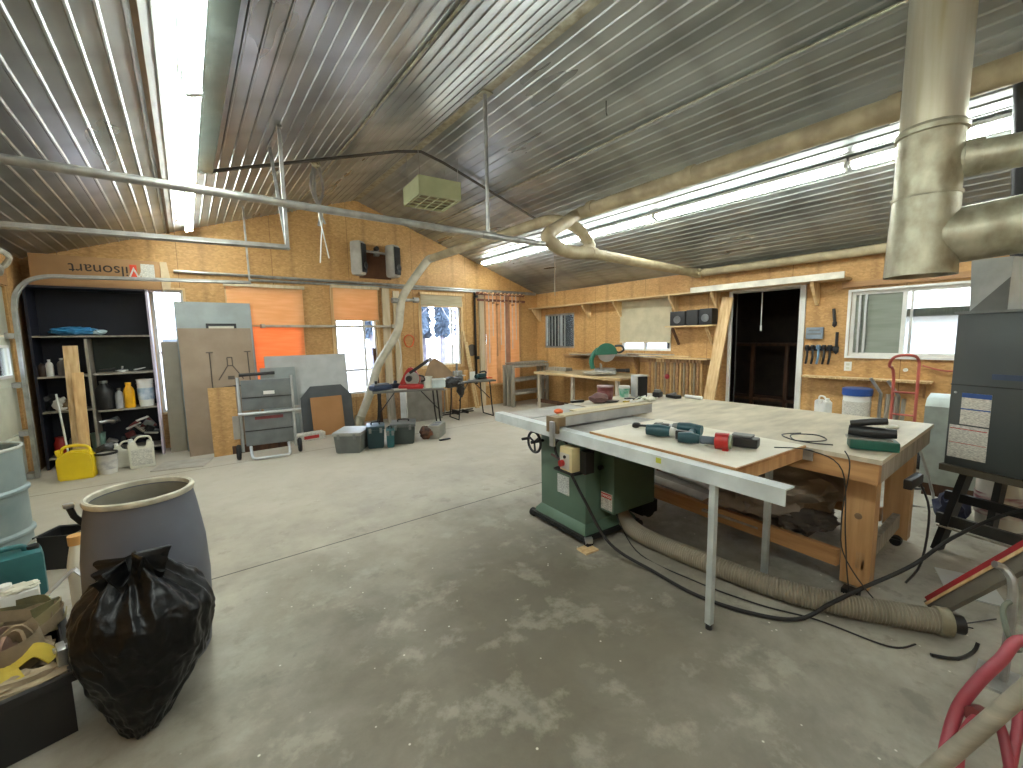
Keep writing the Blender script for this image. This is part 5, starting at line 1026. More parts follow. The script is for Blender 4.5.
# big work table
wt = thing('work_table', 'large wooden work table with thick orange pine legs behind the saw', 'work table', (2.851, .544, 0))
obj('table_top', G().prism([(0, 0), (1.41, 0), (1.41, 2.5), (.19, 2.5)], .025, Matrix.Translation((0, 0, .835))), W_BENCH, wt)
obj('apron', G().beam((.03, .01, .777), (.215, 2.48, .777), .04, .114), W_ORG_Y, wt); obj('apron', G().b2(.05, 1.38, .01, .05, .72, .834), W_GREY, wt, 'weathered grey end apron'); obj('apron', G().b2(1.34, 1.38, .05, 2.48, .72, .834), W_ORG_Y, wt); obj('apron', G().b2(.24, 1.34, 2.44, 2.48, .72, .834), W_ORG, wt)
for x, y in ((.09, .05), (1.05, .05), (.27, 2.25), (1.22, 2.25)):
    l1 = obj('leg', G().prism([(0, .035), (.14, .035), (.15, .72), (-.0, .72)], .10, Matrix.Translation((x+.10, y, 0)) @ Matrix.Rotation(PI/2, 4, 'Z') @ Matrix.Rotation(PI/2, 4, 'X')), W_ORG, wt)
    obj('caster', G().cyl((x+.03, y+.05, .035), (x+.07, y+.05, .035), .035, 12).b2(x+.02, x+.08, y+.02, y+.08, .03, .05) if x > 1 else G().b2(x+.02, x+.08, y+.03, y+.11, 0, .035), BLACKM, l1)
obj('knot', G().cyl((.0, 0, 0), (-.004, 0, 0), .018, 14), mat('dark_knot', '#7a6248', .6), wt).location = (.09, .10, .50)
obj('stretcher', G().beam((.14, .19, .20), (.32, 2.25, .20), .04, .10), W_ORG_Y, wt); obj('stretcher', G().beam((1.10, .19, .20), (1.27, 2.25, .20), .04, .10), W_ORG_Y, wt)
obj('stretcher', G().b2(.19, 1.05, .08, .12, .15, .25), W_GREY, wt, 'weathered grey cross rail'); obj('stretcher', G().b2(.24, 1.14, 1.05, 1.09, .15, .25), W_ORG, wt)
obj('lower_shelf', G().b2(.16, 1.10, .55, 1.05, .20, .215), W_GREY, wt)
WT = (2.851, .544, 0)
solo('canvas_bag', G().blob((.56, .66, .45), (.42, .38, .20), .4, 1.5, 2, 4, 0, .3).blob((.34, .86, .33), (.18, .20, .10), .3, 2, 5, 3, 0, .2), TARP, 'large dusty brown canvas bag slumped on the shelf under the work table', 'bag', WT)
solo('folded_tarp', G().blob((.42, .44, .28), (.24, .16, .06), .35, 2.2, 7, 4, 0, .25), mat('dark_brown_tarp', '#4a423a', .85), 'small dark folded tarp in front of the brown canvas bag under the table', 'tarp', WT)
solo('white_pipe', G().cyl((3.84, 1.45, .04), (4.28, 3.1, .04), .035, 12), mat('dusty_white_pipe', '#c3beb0', .5), 'farther pale pipe lying on the floor under the work table', 'pipe')
solo('white_pipe', G().cyl((3.60, 1.45, .04), (3.86, 2.9, .04), .035, 12), MATS['dusty_white_pipe'], 'nearer pale pipe lying on the floor under the work table', 'pipe')
solo('veneer_board', G().b2(1.30, 1.36, 1.0, 2.2, 0, .34), mat('brown_veneer_panel', '#5e3c26', .6, col2='#4a2e1c'), 'brown panel on edge on the floor under the far half of the work table', 'panel', WT)

def S2(u, v, z=0):  # saw frame to world
    c, s = math.cos(SR), math.sin(SR); return Vector((SX+c*u-s*v, SY+s*u+c*v, z))
# things on the work table / saw (table top z .86)
ZT = .861
x = Vector((3.93, 2.83, 0))
t = thing('loudspeaker', 'white and black bookshelf speaker standing on the far end of the work table', 'loudspeaker', (x.x, x.y, ZT), -.45)
obj('cabinet', G().b2(-.07, .06, -.065, .065, 0, .24, bev=.006), mat('pale_grey_speaker_box', '#b9b9b5', .5), t); obj('grille', G().b2(-.055, .055, -.075, -.065, .01, .23, bev=.004), SPKM, t)
p = Vector((3.48, 2.93, 0)); tub('red_bucket', p.x, p.y, ZT, .085, .155, MAROON, 'maroon bucket with a dusty grey rim on the work table', 'bucket', lid=mat('dusty_mauve_lid', '#9b8583', .6), lab=mat('pale_maroon_print', '#8d5f5f', .5, col2='#6a2c2c', scale=20), bail=False)
p = Vector((3.30, 2.86, 0)); t = thing('cap', 'dusty brown cap resting on the table in front of the maroon bucket', 'cap', (p.x, p.y, ZT), -.3)
obj('crown', G().blob((0, 0, .045), (.10, .085, .055), .2, 2, 2, 3), mat('dusty_plum_cloth', '#6b504d', .85), t); obj('brim', G().prism([(-.07, -.02), (-.05, .05), (.06, .05), (.10, -.01), (.05, -.06), (-.04, -.06)], .010, Matrix.Translation((.10, -.05, .01))), BLACK, t)
p = Vector((3.80, 2.93, 0)); t = thing('green_tub', 'white tub with a green print on the work table between bucket and speaker', 'tub', (p.x, p.y, ZT)); obj('body', G().lathe([(0, 0), (.05, 0), (.055, .06), (.062, .10), (0, .10)], 18), mat('green_white_print', '#cfd6cf', .5, col2='#3f9d7b', scale=12), t); obj('lid', G().lathe([(0, .10), (.065, .10), (.06, .125), (0, .125)], 18), WHITE, t)
p = Vector((3.62, 2.62, 0)); t = thing('cable_pile', 'pile of pale cables and papers on the saw table behind the fence', 'cables', (p.x, p.y, ZT))
jr = random.Random(4)
for k in range(5): obj('cable', G().tube([(jr.uniform(-.22, .25), jr.uniform(-.10, .10), .01+.03*jr.random()) for _ in range(6)], .007, 6, 4), [WHITE, mat('pale_green_cable', '#a5b39a', .5), MUSTARD, WHITE, BLACK][k], t)
obj('paper', G().box((-.1, .02, .004), (.25, .16, .004), rz=.3), PAPER, t); obj('rag', G().blob((.1, -.05, .02), (.09, .06, .025), .4, 3, 2, 3, 0, .3), CREAM, t)
p = Vector((4.02, 2.66, 0)); t = thing('black_case', 'black power tool battery pack right of the bookshelf speaker', 'power tool', (p.x, p.y, ZT), .2); obj('body', G().box((0, 0, .035), (.11, .08, .06), bev=.015), BLACK, t); obj('top', G().box((-.01, .0, .075), (.06, .06, .03), bev=.01), GREYP, t)
p = Vector((4.10, 2.52, 0)); t = thing('black_tape_gun', 'flat black tool near the far edge of the work table below the hanging clamps', 'tool', (p.x, p.y, ZT), -.3); obj('body', G().box((0, 0, .02), (.08, .16, .035), bev=.01), BLACK, t); obj('grip', G().cyl((0, .05, .03), (-.01, -.04, .055), .014, 8), GREYP, t)
p = Vector((4.20, 2.35, 0)); solo('white_tube', G().cyl((0, -.1, .018), (0, .1, .018), .018, 10), WHITE, 'short white tube lying on the far edge of the work table', 'tube', (p.x, p.y, ZT), -.1)
p = Vector((3.15, 3.02, 0)); solo('black_bar', G().box((0, 0, .012), (.15, .04, .02), bev=.004), BLACK, 'small black bar on the work table left of the maroon bucket', 'bar', (p.x, p.y, ZT), -.2)
solo('plywood_sheet', G().b2(.55, 1.30, 1.75, 2.05, .0, .012), wood('cream_ply', '#d3c5a2', '#b9a982', (1, 10, 10)), 'cream board lying on the saw top behind the fence', 'board', (SX, SY, ZT+.001), SR)
p = S2(.42, 1.80); solo('arched_offcut', G().prism([(-.09, 0), (.09, 0)]+[(.09*math.cos(a), .035*math.sin(a)) for a in [i*PI/8 for i in range(1, 8)]], .03, Matrix.Rotation(PI/2, 4, 'X')), W_TAN, 'small arched wood offcut on the saw top behind the fence', 'wood offcut', (p.x, p.y, ZT), -.3)

# cordless tools on the extension board (z .874)
ZE = .875
def drill(p, rz, body, coll, label, red=False):
    t = thing('cordless_drill', label, 'drill', (p.x, p.y, ZE), rz)
    obj('body', G().tube([(-.10, 0, .040), (-.02, 0, .042), (.05, 0, .042)], [.034, .040, .034], 14), body, t)
    obj('collar', G().cyl((.05, 0, .042), (.085, 0, .040), .032, 14, .026), coll, t); obj('chuck', G().cyl((.085, 0, .040), (.135, 0, .036), .022, 12, .014), STEEL, t)
    obj('handle', G().tube([(-.05, .01, .036), (-.06, .08, .032), (-.05, .13, .030)], .021, 10, 3), body, t)
    obj('battery', G().box((-.045, .155, .030), (.10, .045, .058), bev=.008), BLACK, t)
    return t
drill(Vector((2.60, 1.50, 0)), 1.75, TEAL2, GREYP, 'teal cordless drill lying furthest back of the tools on the white board')
drill(Vector((2.42, 1.56, 0)), -1.25, TEAL2, mat('nickel_collar', '#b5b6b2', .35, .6), 'teal drill with a bright chuck lying in front of the darker drill')
t = thing('impact_driver', 'teal and black angle tool lying in the middle of the white board', 'power tool', (2.40, 1.33, ZE), -1.15)
obj('head', G().tube([(-.09, 0, .035), (-.02, .0, .038), (.03, 0, .034)], [.030, .036, .026], 14), TEAL2, t); obj('grip', G().tube([(.03, 0, .034), (.10, .01, .03), (.15, .02, .03)], .022, 10, 3), BLACK, t)
t = thing('red_ring_grinder', 'red ringed power tool with a round glass face lying on the white board', 'power tool', (2.41, 1.15, ZE), -1.25)
obj('red_ring', G().cyl((-.05, 0, .048), (.02, 0, .05), .048, 18), RED, t); obj('face', G().cyl((.02, 0, .05), (.035, -.0, .05), .042, 18), mat('dull_green_glass', '#7b8571', .3), t); obj('neck', G().cyl((-.05, 0, .045), (-.13, .02, .04), .024, 12), mat('slate_grip', '#4a5560', .5), t); obj('tip', G().b2(-.01, .02, -.03, .03, .0, .012), RED, t)
t = bat_ = thing('battery_charger', 'black and grey battery pack at the right end of the tools on the white board', 'battery', (2.56, 1.11, ZE), -1.35)
obj('body', G().box((0, 0, .032), (.15, .085, .055), bev=.01), BLACK, t); obj('grey_top', G().box((-.01, .01, .066), (.11, .07, .014), bev=.004), GREYP, t)
t = thing('bar_clamp_tool', 'dark quick grip clamp lying at the far left of the tools on the white board', 'clamp', (2.62, 1.74, ZE), -.4)
obj('bar', G().cyl((-.13, .05, .02), (.13, -.10, .02), .009, 8), BLACKM, t); obj('jaw', G().blob((-.13, .05, .022), (.035, .02, .022), .2, 2, 1, 2).blob((.0, -.03, .025), (.05, .03, .022), .3, 2, 3, 2), BLACK, t); obj('trigger', G().tube([(.02, -.06, .02), (.0, -.11, .02), (-.05, -.12, .02)], .011, 8, 3), GREYP, t)
solo('chuck_key', G().cyl((-.05, 0, .012), (.06, .02, .012), .010, 8).blob((.07, .02, .015), (.03, .02, .015), .3, 2, 1, 2), GALV, 'small grey metal tool among the drills on the white board', 'tool', (2.50, 1.55, ZE), .6)
# planer on the near corner of the work table
t = pln_ = thing('power_planer', 'green and black corded sander lying on the near corner of the work table', 'power tool', (3.10, .64, ZT), -1.2)
obj('base', G().box((0, 0, .03), (.22, .12, .055), bev=.008), mat('deep_green_case', '#0f4b3f', .45), t); obj('plate', G().box((-.02, .0, .063), (.20, .10, .010)), GALV, t); obj('body', G().tube([(-.11, .02, .10), (.0, .0, .095), (.10, -.01, .10)], [.030, .034, .026], 12), BLACK, t); obj('grip', G().tube([(-.10, .03, .135), (-.02, .01, .155), (.06, .01, .165)], .020, 10, 3), BLACK, t)
solo('sander_cord', G().tube([(0, 0, .01), (-.05, .10, .012), (-.02, .20, .01), (.08, .24, .02), (.12, .12, .03), (.05, .05, .02), (-.06, .16, .015), (.02, .28, .02), (.16, .22, .02)], .0042, 6, 5), BLACK, 'looped black cord lying on the table beside the green and black sander', 'cord', (3.0, .80, ZT), 0)
solo('dust_lump', G().blob((0, 0, .012), (.05, .04, .016), .3, 2, 2, 2), CREAM, 'small cream lump on the right end of the work table', 'scrap', (3.85, .70, ZT))

# flexible hose, cords
def ribbed(pts, r, name, m, parent=None, n=10):
    P_ = [Vector(p) for p in pts]; o = []
    N = len(P_)
    for i in range(N-1):
        a, b, c, d = P_[max(i-1, 0)], P_[i], P_[i+1], P_[min(i+2, N-1)]
        for k in range(24):
            t_ = k/24; o.append(.5*((2*b)+(c-a)*t_+(2*a-5*b+4*c-d)*t_*t_+(3*b-a-3*c+d)*t_**3))
    o.append(P_[-1]); L = [0]
    for a, b in zip(o, o[1:]): L.append(L[-1]+(b-a).length)
    tot = L[-1]; M_ = int(tot/.0075); q = []; rad = []; j = 0
    for i in range(M_+1):
        s = tot*i/M_
        while j < len(L)-2 and L[j+1] < s: j += 1
        f = (s-L[j])/max(1e-6, L[j+1]-L[j]); q.append(o[j].lerp(o[j+1], f)); rad.append(r*(1.0 if i % 2 else .88))
    g = G(); T_ = None; rings = []
    u = (q[1]-q[0]).orthogonal().normalized()
    for i, p_ in enumerate(q):
        t_ = (q[min(i+1, len(q)-1)]-q[max(i-1, 0)]).normalized(); u = (u-t_*u.dot(t_)).normalized(); v = t_.cross(u)
        rings.append([g.b.verts.new(p_+rad[i]*(math.cos(2*PI*k/20)*u+math.sin(2*PI*k/20)*v)) for k in range(20)])
    for A, B in zip(rings, rings[1:]):
        for k in range(20): g.b.faces.new((A[k], A[(k+1) % 20], B[(k+1) % 20], B[k]))
    return obj(name, g, m, parent, ang=30)
t = thing('flex_hose', 'ribbed grey flexible dust hose lying on the floor under the saw extension', 'hose', (0, 0, 0))
ribbed([(2.74, 2.15, .16), (2.66, 2.05, .10), (2.57, 1.80, .066), (2.57, 1.31, .066), (2.61, .92, .066), (2.72, .63, .066), (2.93, .28, .066)], .062, 'hose', HOSEM, t)
obj('cuff', G().tube([(2.92, .30, .070), (2.945, .255, .070)], .068, 18), GALVD, t); obj('black_plug', G().tube([(2.945, .255, .070), (2.97, .21, .070)], .045, 14), BLACK, t)
pc_ = solo('power_cord', G().tube([(2.13, 2.10, .55), (2.16, 2.0, .38), (2.20, 1.80, .12), (2.28, 1.5, .02), (2.26, 1.2, .018), (2.34, .93, .018), (2.48, .76, .018), (2.62, .66, .10), (2.80, .58, .15), (3.25, .45, .18), (3.6, .32, .30), (4.0, .10, .42), (4.2, -.2, .5)], .0105, 8, 8), RUBBER, 'thick black power cord sweeping from the saw switch across the floor', 'cord'); attach(pc_, ts)
solo('thin_cord', G().tube([(2.45, 2.0, .3), (2.42, 1.75, .02), (2.40, 1.3, .01), (2.46, .95, .01), (2.56, .70, .01), (2.60, .42, .01), (2.72, .34, .01)], .0045, 6, 8), BLACK, 'thin black cord on the floor running beside the thick power cord', 'cord')
h1_ = solo('cord', G().tube([S2(.56, .30, .89), S2(.66, .16, .885), S2(.70, .02, .80), S2(.74, .0, .45), S2(.70, -.04, .20), S2(.72, -.08, .02), S2(.95, -.22, .01), S2(1.1, -.45, .01)], .0033, 6, 6), BLACK, 'thin cord hanging from the battery pack over the board end down to the floor', 'cord'); attach(h1_, bat_)
h2_ = solo('cord', G().tube([S2(.84, .06, .875), S2(.80, .02, .80), S2(.80, .04, .5), S2(.78, .0, .28), S2(.80, -.20, .06), S2(1.0, -.35, .01), S2(1.3, -.5, .01)], .0033, 6, 6), BLACK, 'thin cord falling from the green and black sander beside the near table leg', 'cord'); attach(h2_, pln_)
t = thing('power_strip', 'power strip hanging under the near corner of the work table', 'power strip', (*S2(1.3, -.13).xy, .66), SR); obj('strip', G().box((0, 0, 0), (.22, .04, .06), bev=.01), BLACK, t); obj('cord', G().tube([(.08, -.01, -.02), (.14, -.05, -.2), (.08, -.05, -.5), (.02, -.0, -.64)], .006, 6, 4), BLACK, t)

# ------------------------------------------------------------------ furnace on a black trestle
fa = math.radians(-20)
t = pl_par = thing('furnace', 'slate coloured steel furnace cabinet with paper labels at the right edge', 'furnace', (4.10, .46, .62), fa)
obj('cabinet', G().b2(0, .62, -.72, 0, .0, 1.02, bev=.012), FURN, t); obj('seam', G().b2(-.003, .0, -.72, 0, .548, .556), BLACK, t); obj('top_flange', G().b2(-.01, .63, -.73, .01, 1.02, 1.035), GREYP, t)
l1 = obj('energy_label', G().b2(-.003, -.0005, -.21, -.065, .29, .50), PAPER, t); obj('blue_band', G().b2(-.0045, -.003, -.21, -.065, .47, .50).b2(-.0045, -.003, -.21, -.065, .39, .398), PAPERB, l1)
l1 = obj('instruction_label', G().b2(-.003, -.0005, -.21, -.015, .06, .28), PAPER, t); obj('red_line', G().b2(-.0045, -.003, -.205, -.02, .255, .26).b2(-.0045, -.003, -.205, -.02, .16, .163), PAPERR, l1)
obj('name_strip', G().b2(-.006, -.0005, -.50, -.20, .60, .635), mat('dark_blue_strip', '#2b3a55', .5), t); obj('screw', G().cyl((-.006, -.03, .50), (0, -.03, .50), .008, 8), STEEL, t)
obj('plenum', G().prism([(.05, 0), (-.13, 0), (-.13, .325), (.065, .335)], .5, Matrix.Translation((.06, -.08, 1.036)) @ Matrix.Rotation(PI/2, 4, 'Z') @ Matrix.Rotation(PI/2, 4, 'X')), mat('bright_sheet_metal', '#b7bcbc', .5, .2), t)
obj('plenum_face', G().prism([(.045, 0), (-.13, 0), (-.13, .20)], .004, Matrix.Translation((.052, -.08, 1.037)) @ Matrix.Rotation(PI/2, 4, 'Z') @ Matrix.Rotation(PI/2, 4, 'X')), GREYP, pl_par, 'darker triangular lower half')
t = thing('trestle', 'black wooden trestle under the furnace with angled legs', 'trestle', (4.10, .46, 0), fa)
obj('platform', G().b2(-.015, .66, -.76, .015, .575, .618), mat('dark_plywood_edge', '#4c4538', .7), t)
for s in (0, 1):
    for y0, dy in ((-.06, .05), (-.68, -.05)):
        obj('leg', G().beam((.0+s*.60, y0+dy+.0, .0), (.10+s*.42, y0-dy*.5, .575), .075, .04, (0, 1, 0)), BLACKM, t)
obj('rail', G().beam((.06, -.76, .40), (.06, .0, .39), .03, .06), BLACKM, t); obj('rail', G().beam((.03, -.76, .24), (.03, .02, .22), .03, .075), mat('weathered_black_rail', '#2d2c28', .6), t)
obj('lower_strip', G().beam((.0, -.76, .195), (.0, -.0, .175), .02, .012), W_GREY, t)
tub('bucket', 4.95, .22, 0, .15, .40, mat('grey_white_bucket', '#c2bfb4', .5), 'white bucket with maroon stripes on the floor beneath the furnace', 'bucket', lab=mat('maroon_stripe_print', '#c2bfb4', .5, col2='#7d2d46', scale=9, stretch=(1, 1, 3)), bail=False)
tub('bucket', 5.10, -.14, 0, .15, .38, mat('beige_bucket', '#c9b79a', .5), 'beige bucket on the floor right of the maroon striped bucket', 'bucket', bail=False)
clutter('blue_black_bundle', 4.80, .47, .0, .12, mat('blue_black_cloth', '#1c2440', .7, var=.4), 'blue and black bundle on the floor behind the trestle leg', 21, 'bundle', 1.1)
solo('floor_plate', G().b2(-.17, .17, -.12, .12, 0, .006), LGREY, 'light grey plate lying on the floor under the trestle', 'plate', (3.62, .25, .001), .3)

# ------------------------------------------------------------------ bottom right corner
t = thing('red_channel', 'red topped steel channel propped up at the right edge', 'steel channel', (0, 0, 0))
A_, B_ = Vector((3.09, .325, .05)), Vector((2.82, -.12, .77))
obj('channel', G().beam(A_, B_, .07, .075), mat('grey_side_channel', '#6b665b', .6), t); 
dd = (B_-A_).normalized(); nn = Vector((1, 0, 0)); up = nn.cross(dd); up = up if up.z > 0 else -up
obj('red_top', G().beam(A_+up*.045+dd*.03, B_+up*.045, .05, .02), REDP, t); obj('edge_strip', G().beam(A_+up*.04-nn*.033, B_+up*.04-nn*.033, .008, .012), W_PINE, t)
obj('prop', G().beam((2.83, -.10, .72), (2.72, -.42, 0), .06, .04, (0, 1, 0)), BLACKM, t)
t = thing('wood_pole', 'round weathered pole leaning at the bottom right corner', 'pole', (0, 0, 0)); obj('pole', G().cyl((1.24, .34, .0), (2.20, -.205, .80), .022, 12), wood('dusty_brown_pole', '#8f8674', '#6c6454'), t)
t = thing('red_hose', 'thick red rubber hose looping over the pole at the bottom right corner', 'hose', (0, 0, 0))
obj('hose', G().tube([(1.78, .14, .024), (1.90, .146, .08), (2.03, .139, .20), (2.10, .105, .30), (2.24, .06, .35), (2.40, .016, .38), (2.47, -.10, .33), (2.40, -.20, .14), (2.2, -.24, .024)], .019, 12, 6), REDH, t); obj('hose_loop', G().tube([(1.82, .10, .02), (1.95, .115, .14), (2.02, .095, .22), (2.12, .05, .2), (2.04, .008, .10), (1.86, -.02, .02)], .015, 12, 6), REDH, t); obj('hose_loop', G().tube([(1.9, .02, .02), (2.04, .008, .10), (2.2, .003, .14), (2.39, -.001, .15), (2.5, -.1, .1), (2.4, -.2, .02)], .015, 12, 6), REDH, t)
obj('fitting', G().cyl((2.03, .10, .23), (2.08, .085, .22), .026, 10), MAROON, t)
t = thing('hose_fitting_stand', 'grey steel hook with a curled grip above the red hose at the right edge', 'hook', (2.72, .06, 0))
obj('post', G().tube([(0, 0, 0), (0, 0, .42), (.02, .03, .50), (.0, .06, .52)], .016, 8, 3), GALV, t); obj('curl', G().tube([(0, 0, .38), (-.06, .02, .36), (-.10, .0, .28), (-.06, -.03, .2), (0, -.04, .2)], .010, 8, 4), mat('grey_green_wire', '#6d7467', .5), t); obj('base', G().b2(-.10, .10, -.08, .08, 0, .012), GALV, t)
solo('bent_wire', G().tube([(-.10, .06, .012), (-.04, -.02, .012), (.08, -.06, .012), (.11, -.07, .05)], .008, 6, 3), BLACKM, 'thin dark wire lying on the floor beyond the flexible hose end', 'wire', (2.78, .22, 0))
solo('metal_scoop', G().lathe([(.0, .008), (.06, .0), (.085, .03), (.087, .03), (.06, -.004)], 20), STEEL, 'shiny metal rim on the floor at the bottom right corner', 'bowl', (1.72, .02, .006))

# ------------------------------------------------------------------ foreground left
# plastic drum
t = thing('plastic_drum', 'grey blue open plastic drum with a pale rim standing behind the black bag', 'drum', (-.222, 2.60, 0))
obj('body', G().lathe([(0, 0), (.195, 0), (.210, .03), (.228, .20), (.234, .40), (.228, .58), (.206, .76), (.196, .82), (.196, .838), (.184, .838), (.184, .82), (.198, .70), (.212, .50), (.212, .2), (.19, .02), (0, .02)], 48), DRUMG, t)
obj('rim', G().lathe([(.182, .835), (.200, .833), (.204, .843), (.201, .856), (.192, .860), (.183, .856), (.182, .835)], 48), mat('dusty_pale_rim', '#a29e8e', .6, col2='#c6c1ae', scale=14), t)
obj('liner', G().lathe([(.1825, .83), (.195, .70), (.209, .50), (.209, .3)], 40), DRUMIN, t); obj('sawdust_fill', G().lathe([(.0, .36), (.207, .33), (.205, .31), (0, .30)], 30), mat('brown_sawdust', '#7d6f58', .95), t)
t = thing('wheel_bracket', 'pale steel hand pump with a knob leaning at the left rim of the plastic drum', 'pump', (-.445, 2.57, 0))
obj('rod', G().tube([(.03, .02, .74), (0, .0, .80), (-.01, .0, .84)], .012, 12), BLACKM, t); obj('knob', G().box((-.012, 0, .85), (.035, .03, .02), rz=.3, bev=.006), STEEL, t); obj('tube', G().cyl((.0, .03, 0), (.03, .02, .74), .014, 10), STEEL, t)
# bag
def bag_mesh():
    b = bmesh.new(); NT, NZ = 200, 130; rows = []
    prof = [(0, .02), (.02, .055), (.06, .085), (.12, .125), (.20, .175), (.28, .215), (.36, .238), (.44, .245), (.50, .232), (.54, .205), (.575, .165), (.60, .13), (.62, .105), (.635, .11), (.655, .12), (.66, .02)]
    def R_(z):
        for (z0, r0), (z1, r1) in zip(prof, prof[1:]):
            if z <= z1: f = (z-z0)/(z1-z0); f = f*f*(3-2*f)*.5+f*.5; return r0+(r1-r0)*f
        return prof[-1][1]
    for j in range(NZ+1):
        z = .66*j/NZ; row = []
        for i in range(NT):
            a = 2*PI*i/NT; r = R_(z); f = z/.66
            p = Vector((math.cos(a)*1.5, math.sin(a)*1.5, z*6))
            top_ = max(0, (f-.45)/.55); bot = max(0, (.35-f)/.35)
            lg_ = noise.noise(p*.9+Vector((3, 1, 2)))*.10
            n1 = noise.noise(p*1.8+Vector((7, 0, 0)))
            # diagonal sharp creases
            q = Vector((math.cos(a+f*1.2)*1.5, math.sin(a+f*1.2)*1.5, z*5))
            cr = 1-abs(noise.noise(q*1.3))*2; cr2 = 1-abs(noise.noise(q*2.9+Vector((5, 5, 5))))*2
            q2 = Vector((math.cos(a)*3.2, math.sin(a)*3.2, z*1.6)); pl = 1-abs(noise.noise(q2*1.2+Vector((1, 9, 0))))*2
            k = .84*(1+lg_+.05*n1+.036*cr+.030*cr2+.014*(1-abs(noise.noise(q*6))*2)+pl*(.012+.10*top_**1.6+.07*bot)+.16*top_**4*math.sin(a*9+4*noise.noise(Vector((math.cos(a), math.sin(a), 2)))*3))
            zz = z+.018*noise.noise(p*2.2)+.03*top_**3*math.sin(a*5+1)+(.06*noise.noise(Vector((math.cos(a)*2, math.sin(a)*2, 4)))*top_)
            lx = .05*math.sin(f*PI)*1.0; row.append(b.verts.new((math.cos(a)*r*k*1.0+lx*.5+.01-.01*bot, math.sin(a)*r*k*.95-.05*bot+.05*top_, zz)))
        rows.append(row)
    for A, B in zip(rows, rows[1:]):
        for i in range(NT): b.faces.new((A[i], A[(i+1) % NT], B[(i+1) % NT], B[i]))
    b.faces.new(rows[0][::-1]); b.faces.new(rows[-1]); g = G(); g.b.free(); g.b = b; return g
t = thing('bin_bag', 'full black plastic bin bag standing in front of the grey blue drum', 'bin bag', (-.255, 2.17, 0))
obj('bag', bag_mesh(), BAGM, t, ang=70)
# steel drum
t = thing('steel_drum', 'pale blue ribbed steel drum with an open top at the left edge', 'drum', (-1.195, 4.25, 0))
r = .255
obj('body', G().lathe([(0, 0), (r, 0), (r+.012, .012), (r, .03), (r, .27), (r+.016, .285), (r+.016, .30), (r, .315), (r, .56), (r+.016, .575), (r+.016, .59), (r, .605), (r, .86), (r-.012, .86), (r-.012, .02), (0, .02)], 48), DRUMS, t)
obj('rim', G().tube([(r*math.cos(a), r*math.sin(a), .868) for a in [i*PI/20 for i in range(40)]], .011, 8, closed=True), mat('pale_worn_rim', '#b3b8b0', .45, .2), t)
# teal can, small white can
def jerry(loc, rz, w_, d, h, m, label):
    t = thing('jerry_can', label, 'jerry can', loc, rz)
    g = G().box((0, 0, h*.46), (w_, d, h*.92), bev=.03); obj('body', g, m, t)
    obj('handle', G().tube([(-w_*.35, 0, h*.90), (-w_*.30, 0, h), (w_*.15, 0, h), (w_*.22, 0, h*.9)], .015, 10, 4), m, t); obj('cap', G().cyl((w_*.34, 0, h*.9), (w_*.34, 0, h*.97), .028, 14), BLACK, t); return t
jerry((-.90, 3.64, 0), .25, .24, .18, .37, TEAL, 'teal plastic jerry can on the floor in front of the steel drum')
t = thing('cleaner_box', 'small white and teal container standing in front of the teal jerry can', 'container', (-.835, 3.28, 0), .2)
obj('body', G().box((0, 0, .13), (.20, .15, .26), bev=.012), WHITE, t); obj('front_label', G().box((.0, -.077, .12), (.16, .003, .14)), mat('dark_teal_print', '#1d3d40', .5, col2='#3f8284', scale=7), t); obj('cap', G().cyl((-.02, 0, .26), (-.02, 0, .30), .03, 14), WHITE, t); obj('crumpled_paper', G().blob((.03, -.02, .27), (.07, .05, .018), .4, 3, 2, 3, 0, .3), CREAM, t)
# black open crate behind
t = thing('black_crate', 'open black plastic crate between the steel drum and the plastic drum', 'crate', (-.775, 4.20, 0), -.5)
g = G(); g.b2(-.12, .12, -.10, .10, 0, .01)
t.scale = (.82, .82, .95)
for (x0, x1, y0, y1) in ((-.13, -.12, -.11, .11), (.12, .13, -.11, .11), (-.12, .12, -.11, -.10), (-.12, .12, .10, .11)): g.b2(x0, x1, y0, y1, 0, .25)
obj('crate', g, BLACK, t); obj('rim', G().b2(-.15, .15, -.125, -.11, .235, .255).b2(-.15, .15, .11, .125, .235, .255).b2(-.15, -.13, -.11, .11, .235, .255).b2(.13, .15, -.11, .11, .235, .255), BLACK, t); obj('flap', G().beam((-.13, -.11, .25), (-.20, -.16, .20), .12, .01).beam((.10, .11, .25), (.16, .20, .27), .10, .008), mat('pale_flap', '#a7a396', .6), t)
t = bottle('spray_can', -.565, 3.24, 0, .05, .50, TRANSL, 'milky bottle with an orange tan top between the crate and the plastic drum', cap=mat('orange_tan_cap', '#c99a5b', .5), neck=.6, group=None)
# black tote with straps
tt = thing('storage_tote', 'black open storage tote in the bottom left corner heaped with straps', 'storage tote', (-.46, 2.27, 0), math.radians(13))
g = G(); W0, D0, H0 = .62, .74, .27
def wallp(x0, y0, x1, y1, k=.04):
    a = [g.b.verts.new(p) for p in ((x0*.93-.0, y0*.95+.02, 0), (x1*.93, y1*.95+.02, 0), (x1, y1, H0), (x0, y0, H0))]; return g.b.faces.new(a)
wallp(-W0, 0, 0, 0); wallp(0, 0, 0, D0); wallp(0, D0, -W0, D0); wallp(-W0, D0, -W0, 0)
vb = [g.b.verts.new(p) for p in ((0, .02, .005), (-W0*.93, .02, .005), (-W0*.93, D0*.95+.02, .005), (0, D0*.95+.02, .005))]; g.b.faces.new(vb)
bmesh.ops.remove_doubles(g.b, verts=g.b.verts, dist=.006); bmesh.ops.solidify(g.b, geom=list(g.b.faces), thickness=.006)
obj('tub', g, BLACK, tt)
